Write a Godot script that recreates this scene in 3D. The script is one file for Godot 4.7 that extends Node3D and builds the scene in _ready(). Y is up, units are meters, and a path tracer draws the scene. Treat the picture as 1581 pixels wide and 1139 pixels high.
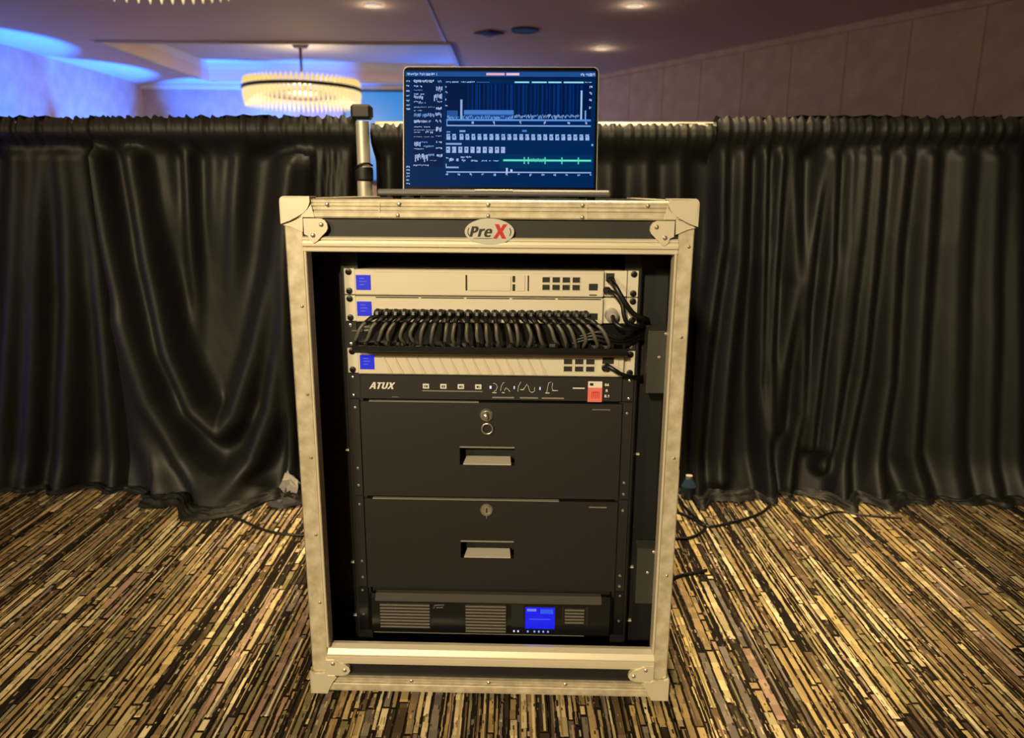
extends Node3D
# A touring rack case with a laptop on it, standing in front of a low pipe and drape line in a hotel ballroom.

const U := 0.04445
const RACK_TOP := 0.757
const RZ := -0.068            # front plane of the rack ears, in the case's own space
var CT := Transform3D(Basis(Vector3.UP, -0.0233), Vector3(-0.0375, 0.0, -1.148))   # where the case stands
var M := {}
var used := {}
var rng := RandomNumberGenerator.new()

# ------------------------------------------------------------------ helpers
func col(r: float, g: float, b: float) -> Color:
	return Color(r / 255.0, g / 255.0, b / 255.0)

func mat(c: Color, rough := 0.6, metal := 0.0) -> StandardMaterial3D:
	var m := StandardMaterial3D.new()
	m.albedo_color = c
	m.roughness = rough
	m.metallic = metal
	return m

func glow(c: Color, e: float) -> StandardMaterial3D:
	var m := mat(Color(0.02, 0.02, 0.02), 0.4)
	m.emission_enabled = true
	m.emission = c
	m.emission_energy_multiplier = e
	return m

func S() -> SurfaceTool:
	var st := SurfaceTool.new()
	st.begin(Mesh.PRIMITIVE_TRIANGLES)
	return st

func tri(st: SurfaceTool, a: Vector3, b: Vector3, c: Vector3, n: Vector3) -> void:
	if (c - a).cross(b - a).dot(n) < 0.0:
		var t := b
		b = c
		c = t
	st.set_normal(n); st.add_vertex(a)
	st.set_normal(n); st.add_vertex(b)
	st.set_normal(n); st.add_vertex(c)

func quad(st: SurfaceTool, a: Vector3, b: Vector3, c: Vector3, d: Vector3, out: Vector3) -> void:
	var n := (c - a).cross(b - d)
	if n.length() < 1e-12:
		return
	n = n.normalized()
	if n.dot(out) < 0.0:
		n = -n
	tri(st, a, b, c, n)
	tri(st, a, c, d, n)

# a box with chamfered edges
func box(st: SurfaceTool, c: Vector3, s: Vector3, bev := 0.0, bas := Basis()) -> void:
	var h := s * 0.5
	bev = minf(bev, minf(h.x, minf(h.y, h.z)) * 0.9)
	var ax: Array[Vector3] = [Vector3.RIGHT, Vector3.UP, Vector3.BACK]
	for k in 3:
		var a := ax[k]
		var u := ax[(k + 1) % 3]
		var v := ax[(k + 2) % 3]
		var hu: float = h[(k + 1) % 3] - bev
		var hv: float = h[(k + 2) % 3] - bev
		for sg in [-1.0, 1.0]:
			var o: Vector3 = a * h[k] * sg
			quad(st, c + bas * (o - u * hu - v * hv), c + bas * (o + u * hu - v * hv), c + bas * (o + u * hu + v * hv), c + bas * (o - u * hu + v * hv), bas * (a * sg))
	if bev <= 0.0:
		return
	for k in 3:
		var a := ax[k]
		var u := ax[(k + 1) % 3]
		var v := ax[(k + 2) % 3]
		var ha: float = h[k] - bev
		for su in [-1.0, 1.0]:
			for sv in [-1.0, 1.0]:
				var p: Vector3 = u * su * h[(k + 1) % 3] + v * sv * (h[(k + 2) % 3] - bev)
				var q: Vector3 = u * su * (h[(k + 1) % 3] - bev) + v * sv * h[(k + 2) % 3]
				quad(st, c + bas * (p - a * ha), c + bas * (p + a * ha), c + bas * (q + a * ha), c + bas * (q - a * ha), bas * (u * su + v * sv))
	for sx in [-1.0, 1.0]:
		for sy in [-1.0, 1.0]:
			for sz in [-1.0, 1.0]:
				var sn := Vector3(sx, sy, sz)
				var a := sn * Vector3(h.x, h.y - bev, h.z - bev)
				var b := sn * Vector3(h.x - bev, h.y, h.z - bev)
				var d := sn * Vector3(h.x - bev, h.y - bev, h.z)
				tri(st, c + bas * a, c + bas * b, c + bas * d, bas * sn.normalized())

# a box given by its bounds
func bb(st: SurfaceTool, x0: float, x1: float, y0: float, y1: float, z0: float, z1: float, bev := 0.0) -> void:
	box(st, Vector3((x0 + x1) / 2, (y0 + y1) / 2, (z0 + z1) / 2), Vector3(absf(x1 - x0), absf(y1 - y0), absf(z1 - z0)), bev)

func smooth_quad(st: SurfaceTool, p: Array, n: Array) -> void:
	var mid: Vector3 = n[0] + n[2]
	var order: Array = [0, 1, 2, 0, 2, 3]
	var face: Vector3 = (p[2] - p[0]).cross(p[1] - p[0])
	if face.length() < 1e-14:
		face = (p[3] - p[0]).cross(p[2] - p[0])
	if face.dot(mid) < 0.0:
		order = [0, 2, 1, 0, 3, 2]
	for i in order:
		st.set_normal(n[i])
		st.add_vertex(p[i])

func tube(st: SurfaceTool, pts: Array, r: float, sides := 8, flat := 1.0) -> void:
	var rings: Array = []
	var norms: Array = []
	var prev := Vector3.UP
	for i in pts.size():
		var t: Vector3 = (pts[mini(i + 1, pts.size() - 1)] - pts[maxi(i - 1, 0)]).normalized()
		if absf(t.dot(prev)) > 0.98:
			prev = Vector3.RIGHT if absf(t.x) < 0.9 else Vector3.BACK
		var u := (prev - t * prev.dot(t)).normalized()
		var v := t.cross(u)
		prev = u
		var ring: Array = []
		var nr: Array = []
		for k in sides:
			var a := TAU * k / sides
			var dvec := u * cos(a) * flat + v * sin(a)
			ring.append(pts[i] + dvec * r)
			nr.append((u * cos(a) / flat + v * sin(a)).normalized())
		rings.append(ring)
		norms.append(nr)
	for i in pts.size() - 1:
		for k in sides:
			var j := (k + 1) % sides
			smooth_quad(st, [rings[i][k], rings[i][j], rings[i + 1][j], rings[i + 1][k]], [norms[i][k], norms[i][j], norms[i + 1][j], norms[i + 1][k]])
	for e in [0, pts.size() - 1]:
		var o: Vector3 = (pts[0] - pts[1]) if e == 0 else (pts[e] - pts[e - 1])
		for k in sides:
			tri(st, pts[e], rings[e][k], rings[e][(k + 1) % sides], o.normalized())

func curve(ctrl: Array, n := 10) -> Array:
	var out: Array = []
	for i in ctrl.size() - 1:
		var p0: Vector3 = ctrl[maxi(i - 1, 0)]
		var p1: Vector3 = ctrl[i]
		var p2: Vector3 = ctrl[i + 1]
		var p3: Vector3 = ctrl[mini(i + 2, ctrl.size() - 1)]
		for k in n:
			out.append(p1.cubic_interpolate(p2, p0, p3, float(k) / n))
	out.append(ctrl[-1])
	return out

# profile of (radius, height) turned about the y axis of xf
func lathe(st: SurfaceTool, prof: Array, segs: int, xf := Transform3D()) -> void:
	for i in prof.size() - 1:
		var a: Vector2 = prof[i]
		var b: Vector2 = prof[i + 1]
		var d := b - a
		if d.length() < 1e-9:
			continue
		var nn := Vector2(d.y, -d.x).normalized()
		for k in segs:
			var t0 := TAU * k / segs
			var t1 := TAU * (k + 1) / segs
			var d0 := Vector3(cos(t0), 0, sin(t0))
			var d1 := Vector3(cos(t1), 0, sin(t1))
			var n0 := xf.basis * (d0 * nn.x + Vector3.UP * nn.y)
			var n1 := xf.basis * (d1 * nn.x + Vector3.UP * nn.y)
			smooth_quad(st, [xf * (d0 * a.x + Vector3.UP * a.y), xf * (d1 * a.x + Vector3.UP * a.y), xf * (d1 * b.x + Vector3.UP * b.y), xf * (d0 * b.x + Vector3.UP * b.y)], [n0, n1, n1, n0])

# polygon in xy pushed out along z, from z0 to z1
func prism(st: SurfaceTool, poly: PackedVector2Array, z0: float, z1: float, xf := Transform3D()) -> void:
	var idx := Geometry2D.triangulate_polygon(poly)
	for i in range(0, idx.size(), 3):
		var p: Array = []
		for k in 3:
			p.append(poly[idx[i + k]])
		tri(st, xf * Vector3(p[0].x, p[0].y, z1), xf * Vector3(p[1].x, p[1].y, z1), xf * Vector3(p[2].x, p[2].y, z1), xf.basis * Vector3.BACK)
		tri(st, xf * Vector3(p[0].x, p[0].y, z0), xf * Vector3(p[1].x, p[1].y, z0), xf * Vector3(p[2].x, p[2].y, z0), xf.basis * Vector3.FORWARD)
	var cw := Geometry2D.is_polygon_clockwise(poly)
	for i in poly.size():
		var a := poly[i]
		var b := poly[(i + 1) % poly.size()]
		var n := Vector2((b - a).y, -(b - a).x)
		if cw:
			n = -n
		quad(st, xf * Vector3(a.x, a.y, z0), xf * Vector3(b.x, b.y, z0), xf * Vector3(b.x, b.y, z1), xf * Vector3(a.x, a.y, z1), xf.basis * Vector3(n.x, n.y, 0))

# a (z, y) section drawn out along x
func rail_x(st: SurfaceTool, sec: Array, x0: float, x1: float) -> void:
	var poly := PackedVector2Array()
	for s in sec:
		poly.append(s)
	var xf := Transform3D(Basis(Vector3(0, 0, 1), Vector3(0, 1, 0), Vector3(-1, 0, 0)), Vector3.ZERO)
	prism(st, poly, -x1, -x0, xf)

func make(st: SurfaceTool, called: String, m: Material, parent: Node = self) -> MeshInstance3D:
	var o := MeshInstance3D.new()
	o.name = called if parent != self else numbered(called)
	o.mesh = st.commit()
	o.material_override = null
	for i in o.mesh.get_surface_count():
		o.mesh.surface_set_material(i, m)
	parent.add_child(o, true)
	return o

func put(mesh: Mesh, called: String, at: Vector3, parent: Node, bas := Basis()) -> MeshInstance3D:
	var o := MeshInstance3D.new()
	o.name = called
	o.mesh = mesh
	o.transform = Transform3D(bas, at)
	parent.add_child(o, true)
	return o

func mesh_of(st: SurfaceTool, m: Material) -> ArrayMesh:
	var a := st.commit()
	for i in a.get_surface_count():
		a.surface_set_material(i, m)
	return a

func numbered(called: String) -> String:
	if not used.has(called):
		used[called] = 0
		return called
	used[called] += 1
	return "%s_%03d" % [called, used[called]]

func tag(o: Node, label: String, category: String, group := "", kind := "") -> Node:
	o.set_meta("label", label)
	if category:
		o.set_meta("category", category)
	if group:
		o.set_meta("group", group)
	if kind:
		o.set_meta("kind", kind)
	return o

func thing(called: String, label: String, category: String, xf := Transform3D(), group := "") -> Node3D:
	var o := Node3D.new()
	o.name = numbered(called)
	add_child(o)
	o.transform = xf
	tag(o, label, category, group)
	return o

func struct(st: SurfaceTool, called: String, m: Material, label := "") -> MeshInstance3D:
	var o := make(st, called, m)
	o.set_meta("kind", "structure")
	if label:
		o.set_meta("label", label)
	return o

func letters(text: String, height: float, shear: float, bold := true, depth := 0.0004) -> ArrayMesh:
	var f := SystemFont.new()
	f.font_names = PackedStringArray(["Droid Sans"])
	if bold:
		f.font_weight = 700
	var t := TextMesh.new()
	t.text = text
	t.font = f
	t.font_size = 64
	t.pixel_size = height / 46.0
	t.depth = depth
	var a := t.get_mesh_arrays()
	var v: PackedVector3Array = a[Mesh.ARRAY_VERTEX]
	for i in v.size():
		v[i].x += v[i].y * shear
	a[Mesh.ARRAY_VERTEX] = v
	var am := ArrayMesh.new()
	am.add_surface_from_arrays(Mesh.PRIMITIVE_TRIANGLES, a)
	return am

func word(text: String, height: float, at: Vector3, m: Material, parent: Node, shear := 0.0, called := "lettering", bold := true) -> void:
	var am := letters(text, height, shear, bold)
	am.surface_set_material(0, m)
	put(am, called, at, parent)
	if bold:
		for k in [-1.0, 1.0]:
			put(am, called, at + Vector3(k * height * 0.035, 0, -0.00003), parent)

# ------------------------------------------------------------------ scene
func _ready() -> void:
	rng.seed = 20417
	view()
	materials()
	room()
	chandeliers()
	ceiling_fittings()
	drapes()
	flight_case()
	rack()
	laptop()
	floor_things()

func view() -> void:
	var cam := Camera3D.new()
	cam.name = "camera"
	add_child(cam)
	cam.position = Vector3(0, 0.88, 0)
	cam.rotation = Vector3(-0.2344, 0.0, 0.0065)
	cam.fov = 2.0 * rad_to_deg(atan(569.5 / 1146.7))
	cam.near = 0.05
	cam.far = 200.0
	var at := CameraAttributesPhysical.new()
	at.frustum_focal_length = 12.0 * 1146.7 / 569.5
	at.frustum_focus_distance = 1.28
	at.frustum_near = 0.05
	at.frustum_far = 200.0
	at.exposure_aperture = 4.5
	cam.attributes = at
	cam.current = true

	var env := Environment.new()
	env.background_mode = Environment.BG_COLOR
	env.background_color = Color(0, 0, 0)
	env.tonemap_mode = Environment.TONE_MAPPER_LINEAR
	env.tonemap_exposure = 1.0
	env.sdfgi_enabled = true
	env.ssao_enabled = true
	env.ssil_enabled = true
	var we := WorldEnvironment.new()
	we.environment = env
	add_child(we)

	# a stage lantern on a stand behind the camera, off to the left, aimed at the rack
	spot("stage_lantern_light", Vector3(-1.7, 3.35, 5.2), Vector3(0.05, 0.35, -1.75), col(255, 232, 184), 52.0, 11.0, 0.16)

func spot(called: String, at: Vector3, to: Vector3, c: Color, e: float, cone: float, size: float) -> void:
	var l := SpotLight3D.new()
	l.name = called
	l.light_color = c
	l.light_energy = e
	l.spot_range = 40.0
	l.spot_attenuation = 2.0
	l.spot_angle = cone
	l.spot_angle_attenuation = 0.4
	l.light_size = size
	l.shadow_enabled = true
	add_child(l)
	l.look_at_from_position(at, to, Vector3.UP)

func omni(called: String, at: Vector3, c: Color, e: float, size := 0.0, parent: Node = self) -> void:
	var l := OmniLight3D.new()
	l.name = called
	l.light_color = c
	l.light_energy = e
	l.omni_range = 40.0
	l.omni_attenuation = 2.0
	l.light_size = size
	l.shadow_enabled = true
	parent.add_child(l)
	l.position = at

func noise_tex(freq: float, lo: Color, hi: Color, seed_no: int, size := 256) -> NoiseTexture2D:
	var n := FastNoiseLite.new()
	n.seed = seed_no
	n.frequency = freq
	n.fractal_octaves = 4
	var t := NoiseTexture2D.new()
	t.noise = n
	t.width = size
	t.height = size
	t.seamless = true
	var g := Gradient.new()
	g.set_color(0, lo)
	g.set_color(1, hi)
	t.color_ramp = g
	return t

func triplanar(m: StandardMaterial3D, t: Texture2D, scale: float) -> void:
	m.albedo_texture = t
	m.uv1_triplanar = true
	m.uv1_scale = Vector3.ONE * scale

func materials() -> void:
	M.alu = mat(col(214, 206, 186), 0.42, 0.35)
	triplanar(M.alu, noise_tex(0.03, col(205, 200, 190), col(255, 255, 255), 3), 5.0)
	M.alu_bright = mat(col(214, 206, 186), 0.35, 0.35)
	M.corner = mat(col(214, 206, 186), 0.36, 0.4)
	M.laminate = mat(col(19, 18, 18), 0.5)
	M.lining = mat(col(11, 11, 13), 0.7)
	M.rivet = mat(col(190, 184, 168), 0.3, 0.8)
	M.rail = mat(col(17, 17, 18), 0.45)
	M.black_metal = mat(col(18, 15, 13), 0.55)
	triplanar(M.black_metal, noise_tex(0.05, col(190, 185, 175), col(255, 255, 255), 8), 8.0)
	M.black_gloss = mat(col(14, 14, 15), 0.3)
	M.screw = mat(col(200, 198, 190), 0.25, 0.9)
	M.black_screw = mat(col(10, 10, 10), 0.35)
	M.silver = mat(col(206, 200, 184), 0.42, 0.2)
	M.silver_edge = mat(col(206, 200, 184), 0.5, 0.2)
	M.port = mat(col(12, 11, 10), 0.6)
	M.boot = mat(col(16, 15, 15), 0.42)
	M.cable = mat(col(88, 84, 78), 0.4)
	M.cord = mat(col(12, 12, 13), 0.42)
	M.white_print = mat(col(205, 203, 198), 0.6)
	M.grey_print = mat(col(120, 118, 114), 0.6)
	M.red_print = mat(col(176, 14, 20), 0.5)
	M.pink = mat(col(208, 104, 100), 0.6)
	M.ink = mat(col(10, 9, 9), 0.5)
	M.badge = mat(col(190, 188, 180), 0.35, 0.3)
	M.blue_screen = glow(col(26, 40, 215), 0.85)
	M.blue_pixel = glow(col(120, 140, 255), 0.8)
	M.blue_led = glow(col(120, 160, 255), 1.4)
	M.white_led = glow(col(225, 225, 255), 1.1)
	M.chrome = mat(col(215, 212, 205), 0.22, 0.9)
	M.pull = mat(col(205, 200, 188), 0.4, 0.4)
	M.laptop = mat(col(96, 96, 99), 0.42, 0.4)
	M.laptop_black = mat(col(8, 8, 10), 0.3)
	M.laptop_black.metallic_specular = 0.08
	M.pole = mat(col(196, 192, 178), 0.4, 0.5)
	M.drape = mat(col(23, 22, 21), 0.56)
	M.drape.metallic_specular = 0.42
	triplanar(M.drape, noise_tex(0.09, col(205, 205, 205), col(255, 255, 255), 15), 9.0)
	M.ceiling = mat(col(204, 180, 168), 0.85)
	M.wall = mat(col(170, 146, 128), 0.85)
	triplanar(M.wall, noise_tex(0.02, col(225, 220, 215), col(255, 255, 255), 21), 0.35)
	M.coffer = mat(col(205, 198, 185), 0.85)
	M.trim = mat(col(190, 180, 160), 0.6)
	M.bronze = mat(col(70, 52, 34), 0.45, 0.6)
	M.crystal = glow(col(250, 216, 130), 1.0)
	M.crystal_low = glow(col(252, 222, 150), 1.1)
	M.plastic_wrap = mat(col(150, 146, 142), 0.25)
	M.dark_wrap = mat(col(58, 58, 62), 0.3)
	M.rubber = mat(col(14, 14, 14), 0.8)
	carpet_material()

func carpet_material() -> void:
	var W := 2048
	var Hh := 2048
	var r := RandomNumberGenerator.new()
	r.seed = 77
	var img := Image.create(W, Hh, false, Image.FORMAT_RGB8)
	var hei := Image.create(W, Hh, false, Image.FORMAT_L8)
	var pal: Array = [col(208, 190, 146), col(196, 172, 118), col(178, 152, 106), col(150, 126, 92), col(118, 98, 74), col(168, 138, 122), col(136, 128, 94), col(94, 80, 62), col(62, 54, 46), col(40, 36, 32), col(222, 206, 166), col(128, 118, 108), col(204, 184, 138), col(186, 160, 112), col(160, 136, 98)]
	img.fill(col(38, 32, 26))
	hei.fill(Color(0.25, 0.25, 0.25))
	var x := 0
	while x < W:
		var w := r.randi_range(6, 17)
		if x + w > W - 7:
			w = W - x
		var y := -r.randi_range(0, 200)
		var tone := r.randi_range(0, pal.size() - 1)
		while y < Hh:
			var ln := int(r.randf_range(50, 300))
			if r.randf() < 0.3:
				ln = r.randi_range(14, 50)
			var k := tone if r.randf() < 0.3 else r.randi_range(0, pal.size() - 1)
			var c: Color = pal[k]
			var yy := y
			var stop := y + ln - r.randi_range(1, 5)
			var ia := r.randi_range(0, 2)
			var ib := r.randi_range(1, 3)
			var hgt := r.randf_range(0.6, 1.0)
			while yy < stop:                     # uneven edges, tuft by tuft
				var step := mini(r.randi_range(7, 26), stop - yy)
				ia = clampi(ia + r.randi_range(-1, 1), 0, 3)
				ib = clampi(ib + r.randi_range(-1, 1), 1, 4)
				var cc := c * r.randf_range(0.82, 1.08)
				cc.a = 1.0
				img.fill_rect(Rect2i(x + ia, yy, maxi(2, w - ia - ib), step), cc)
				hei.fill_rect(Rect2i(x + ia, yy, maxi(2, w - ia - ib), step), Color.WHITE * hgt)
				yy += step
			if w > 9 and r.randf() < 0.6:        # a thinner yarn line inside the stripe
				var c2: Color = pal[r.randi_range(0, pal.size() - 1)]
				img.fill_rect(Rect2i(x + r.randi_range(2, w - 5), y + r.randi_range(0, 20), r.randi_range(2, 4), maxi(6, ln - r.randi_range(4, 60))), c2)
			y += ln
		x += w
	for i in 26000:                              # tufts and flecks
		var c3: Color = pal[r.randi_range(0, pal.size() - 1)] * r.randf_range(0.7, 1.0)
		c3.a = 1.0
		img.fill_rect(Rect2i(r.randi_range(0, W - 1), r.randi_range(0, Hh - 1), r.randi_range(1, 3), r.randi_range(3, 12)), c3)
	var m := StandardMaterial3D.new()
	m.albedo_texture = ImageTexture.create_from_image(img)
	m.roughness = 0.95
	m.metallic_specular = 0.15
	m.heightmap_enabled = true
	m.heightmap_texture = ImageTexture.create_from_image(hei)
	m.heightmap_scale = 0.5
	M.carpet = m

# ------------------------------------------------------------------ the ballroom
func room() -> void:
	var st := S()
	# floor: carpet with its pattern running away from the camera; 2.3 m of pattern across, 3.2 m along
	var x0 := -11.4; var x1 := 12.4; var z0 := -24.1; var z1 := 13.4
	var uvs := [Vector2(x0 / 2.25, z0 / 2.9), Vector2(x1 / 2.25, z0 / 2.9), Vector2(x1 / 2.25, z1 / 2.9), Vector2(x0 / 2.25, z1 / 2.9)]
	var ps := [Vector3(x0, 0, z0), Vector3(x1, 0, z0), Vector3(x1, 0, z1), Vector3(x0, 0, z1)]
	for tri_ix in [[0, 1, 2], [0, 2, 3]]:
		for i in tri_ix:
			st.set_normal(Vector3.UP)
			st.set_tangent(Plane(1, 0, 0, 1))
			st.set_uv(uvs[i])
			st.add_vertex(ps[i])
	struct(st, "floor", M.carpet, "striped brown and cream carpet with broken line pattern")
	st = S()
	bb(st, x0, x1, -0.25, -0.004, z0, z1)
	struct(st, "floor_slab", M.lining)

	# ceiling at 4 m with a raised coffer over each chandelier
	var xs := [-11.4, -8.95, -1.48, 12.4]
	st = S()
	var zc := [[-23.2, -17.35], [-10.9, -4.9]]
	bb(st, xs[0], xs[1], 4.0, 4.3, z0, z1)
	bb(st, xs[2], xs[3], 4.0, 4.3, z0, z1)
	bb(st, xs[1], xs[2], 4.0, 4.3, z0, -23.2)
	bb(st, xs[1], xs[2], 4.0, 4.3, -17.35, -10.9)
	bb(st, xs[1], xs[2], 4.0, 4.3, -4.9, z1)
	struct(st, "ceiling", M.ceiling, "smooth painted ballroom ceiling")
	for z in zc:
		st = S()
		bb(st, xs[1] - 0.1, xs[2] + 0.1, 4.5, 4.7, z[0] - 0.1, z[1] + 0.1)
		bb(st, xs[1] - 0.1, xs[1], 4.3, 4.5, z[0] - 0.1, z[1] + 0.1)
		bb(st, xs[2], xs[2] + 0.1, 4.3, 4.5, z[0] - 0.1, z[1] + 0.1)
		bb(st, xs[1], xs[2], 4.3, 4.5, z[0] - 0.1, z[0])
		bb(st, xs[1], xs[2], 4.3, 4.5, z[1], z[1] + 0.1)
		struct(st, "ceiling_coffer", M.coffer, "raised pale coffer in the ceiling above a chandelier")
		st = S()
		for e in [[xs[1] - 0.12, xs[2] + 0.12, z[0] - 0.12, z[0]], [xs[1] - 0.12, xs[2] + 0.12, z[1], z[1] + 0.12], [xs[1] - 0.12, xs[1], z[0], z[1]], [xs[2], xs[2] + 0.12, z[0], z[1]]]:
			bb(st, e[0], e[1], 3.955, 4.0, e[2], e[3], 0.012)
		struct(st, "trim_1" if z[0] < -20 else "trim_2", M.trim, "moulding round the ceiling coffer")
	# a joint of the ceiling boards that runs on from the coffer's edge
	st = S()
	bb(st, -1.5, -1.46, 3.985, 4.001, -17.3, -6.0)
	struct(st, "trim_3", M.trim, "thin joint bead on the ceiling")

	st = S()
	bb(st, -11.6, -11.4, -0.25, 4.3, z0, z1)
	struct(st, "wall_left", M.wall, "plain wall washed with blue light")
	st = S()
	bb(st, -11.6, 12.6, -0.25, 4.3, -24.3, -24.1)
	struct(st, "wall_far", M.wall, "plain far wall of the ballroom")
	st = S()
	bb(st, -11.6, -0.0, 3.86, 4.0, -24.1, -24.0, 0.02)
	struct(st, "trim_4", M.trim, "cream crown moulding on the far wall")
	st = S()
	bb(st, -11.6, 12.6, -0.25, 4.3, 13.4, 13.6)
	struct(st, "wall_back", M.wall)
	st = S()
	bb(st, 12.4, 12.6, -0.25, 4.3, z0, z1)
	struct(st, "wall_right", M.wall)
	# folding partition that runs slantwise: panels with open joints
	var a := Vector3(0.4, 0, -24.8)
	var b := Vector3(12.35, 0, -5.62)
	var len := a.distance_to(b)
	var dir := (b - a) / len
	var nrm := Vector3(dir.z, 0, -dir.x)
	if nrm.dot(Vector3(-1, 0, 1)) < 0.0:
		nrm = -nrm
	var part := thing("folding_partition", "tall brown folding partition wall slanting across the hall", "partition", Transform3D(Basis(dir, Vector3.UP, dir.cross(Vector3.UP)), a))
	part.set_meta("kind", "structure")
	var n := int(len / 1.22)
	for i in n:
		st = S()
		var w := len / n
		bb(st, i * w + 0.004, (i + 1) * w - 0.004, 0.0, 3.86, -0.05, 0.05, 0.004)
		make(st, "panel", M.wall, part)
	st = S()
	bb(st, 0, len, 3.86, 4.0, -0.09, 0.09, 0.01)
	make(st, "track", M.wall, part)

	# projection screen lit with a plain cyan blue, on the far wall
	var sc := thing("projection_screen", "glowing cyan blue projection screen on the far wall", "screen", Transform3D(Basis(), Vector3(-1.95, 0, -23.9)))
	st = S()
	bb(st, -3.2, 3.2, 1.2, 3.8, -0.02, 0.0)
	make(st, "screen_surface", glow(col(8, 128, 212), 1.0), sc)
	st = S()
	bb(st, -3.26, 3.26, 3.8, 3.86, -0.04, 0.02, 0.005)
	bb(st, -3.26, 3.26, 1.14, 1.2, -0.04, 0.02, 0.005)
	bb(st, -3.26, -3.2, 1.14, 3.86, -0.04, 0.02, 0.005)
	bb(st, 3.2, 3.26, 1.14, 3.86, -0.04, 0.02, 0.005)
	make(st, "screen_frame", M.black_metal, sc)
	omni("screen_light", Vector3(0, 2.5, 0.6), col(40, 110, 255), 7.0, 0.0, sc)

	# blue wall washers standing on the floor behind the drapes
	for p in [[Vector3(-8.9, 0.0, -13.0), 60.0, Vector3(-11.4, 3.0, -14.0)], [Vector3(-8.9, 0.0, -16.6), 75.0, Vector3(-11.4, 3.0, -17.2)], [Vector3(-8.9, 0.0, -20.6), 75.0, Vector3(-11.4, 3.0, -21.2)], [Vector3(-8.4, 0.0, -21.6), 75.0, Vector3(-8.6, 3.0, -24.1)], [Vector3(-5.6, 0.0, -21.6), 60.0, Vector3(-6.0, 3.0, -24.1)]]:
		uplight(p[0], p[1], p[2], "blue lit wall washer lamp standing on carpet behind the drapes")
	uplight(Vector3(-2.55, 0.0, -1.35), 0.1, Vector3(-0.9, 0.75, -2.1), "blue lit wall washer lamp standing on carpet before the drapes")

func uplight(at: Vector3, e: float, to: Vector3, label: String) -> void:
	var t := thing("uplight_lamp", label, "lamp", Transform3D(Basis(), at), "blue wall washers")
	var st := S()
	bb(st, -0.11, 0.11, 0.02, 0.2, -0.09, 0.09, 0.01)
	make(st, "housing", M.black_metal, t)
	st = S()
	bb(st, -0.095, 0.095, 0.2, 0.206, -0.075, 0.075, 0.002)
	make(st, "lens_light", glow(col(46, 128, 255), 1.5), t)
	for s in [-1, 1]:
		st = S()
		bb(st, s * 0.1 - 0.015, s * 0.1 + 0.015, 0.0, 0.02, -0.09, 0.09, 0.003)
		make(st, "foot", M.rubber, t)
	spot("uplight_beam", at + Vector3(0, 0.23, 0), to, col(24, 100, 255), e * 2.4, 30.0, 0.05)

func chandeliers() -> void:
	var c1 := make_chandelier(Vector3(-5.45, 0, -20.3), 4.5, "crystal ring chandelier hanging in coffer beyond the laptop")
	var c2 := make_chandelier(Vector3(-3.95, 0, -7.9), 4.5, "crystal ring chandelier hanging in the nearer ceiling coffer")
	var c3 := make_chandelier(Vector3(-4.3, 0, 4.5), 4.0, "crystal ring chandelier hanging behind the photographer")
	var warm := col(255, 228, 178)
	for c in [[c1, 15.0], [c2, 6.0], [c3, 19.0]]:
		omni("chandelier_light", Vector3(0, 2.72, 0), warm, c[1], 0.3, c[0])
		omni("chandelier_upper_light", Vector3(0, 3.78, 0), warm, c[1] * 0.16, 0.12, c[0])

var crystal_up: ArrayMesh
var crystal_down: ArrayMesh

func make_chandelier(at: Vector3, top: float, label: String) -> Node3D:
	var t := thing("chandelier", label, "chandelier", Transform3D(Basis(), at), "ring chandeliers in a row")
	var R := 1.43
	if crystal_up == null:
		var s := S()
		lathe(s, [Vector2(0.0, -0.07), Vector2(0.05, -0.06), Vector2(0.054, 0.03), Vector2(0.03, 0.11), Vector2(0.0, 0.15)], 6)
		crystal_up = mesh_of(s, M.crystal)
		s = S()
		lathe(s, [Vector2(0.0, -0.32), Vector2(0.03, -0.22), Vector2(0.055, -0.04), Vector2(0.056, 0.08), Vector2(0.0, 0.1)], 6)
		crystal_down = mesh_of(s, M.crystal_low)
	var n := 72
	for i in n:
		var a := TAU * i / n
		put(crystal_up, "crystal_lamp", Vector3(cos(a) * R, 3.50, sin(a) * R), t)
		put(crystal_down, "crystal_lamp", Vector3(cos(a) * R, 3.27, sin(a) * R), t)
	var st := S()
	lathe(st, [Vector2(R - 0.07, 3.36), Vector2(R + 0.075, 3.36), Vector2(R + 0.075, 3.44), Vector2(R - 0.07, 3.44), Vector2(R - 0.07, 3.36)], 64)
	make(st, "ring_band", M.bronze, t)
	st = S()
	lathe(st, [Vector2(0.0, 3.24), Vector2(0.95, 3.24), Vector2(1.0, 3.27), Vector2(0.95, 3.3), Vector2(0.0, 3.3)], 40)
	make(st, "centre_plate", M.bronze, t)
	for i in 6:
		var a := TAU * i / 6 + 0.2
		st = S()
		tube(st, [Vector3(0, 3.28, 0), Vector3(cos(a) * R, 3.4, sin(a) * R)], 0.016, 6)
		make(st, "arm", M.bronze, t)
	st = S()
	tube(st, [Vector3(0, 3.28, 0), Vector3(0, top - 0.02, 0)], 0.035, 10)
	make(st, "rod", M.bronze, t)
	st = S()
	lathe(st, [Vector2(0.0, top - 0.1), Vector2(0.16, top - 0.1), Vector2(0.22, top - 0.03), Vector2(0.22, top), Vector2(0.0, top)], 24)
	make(st, "ceiling_rose", M.bronze, t)
	return t

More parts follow.
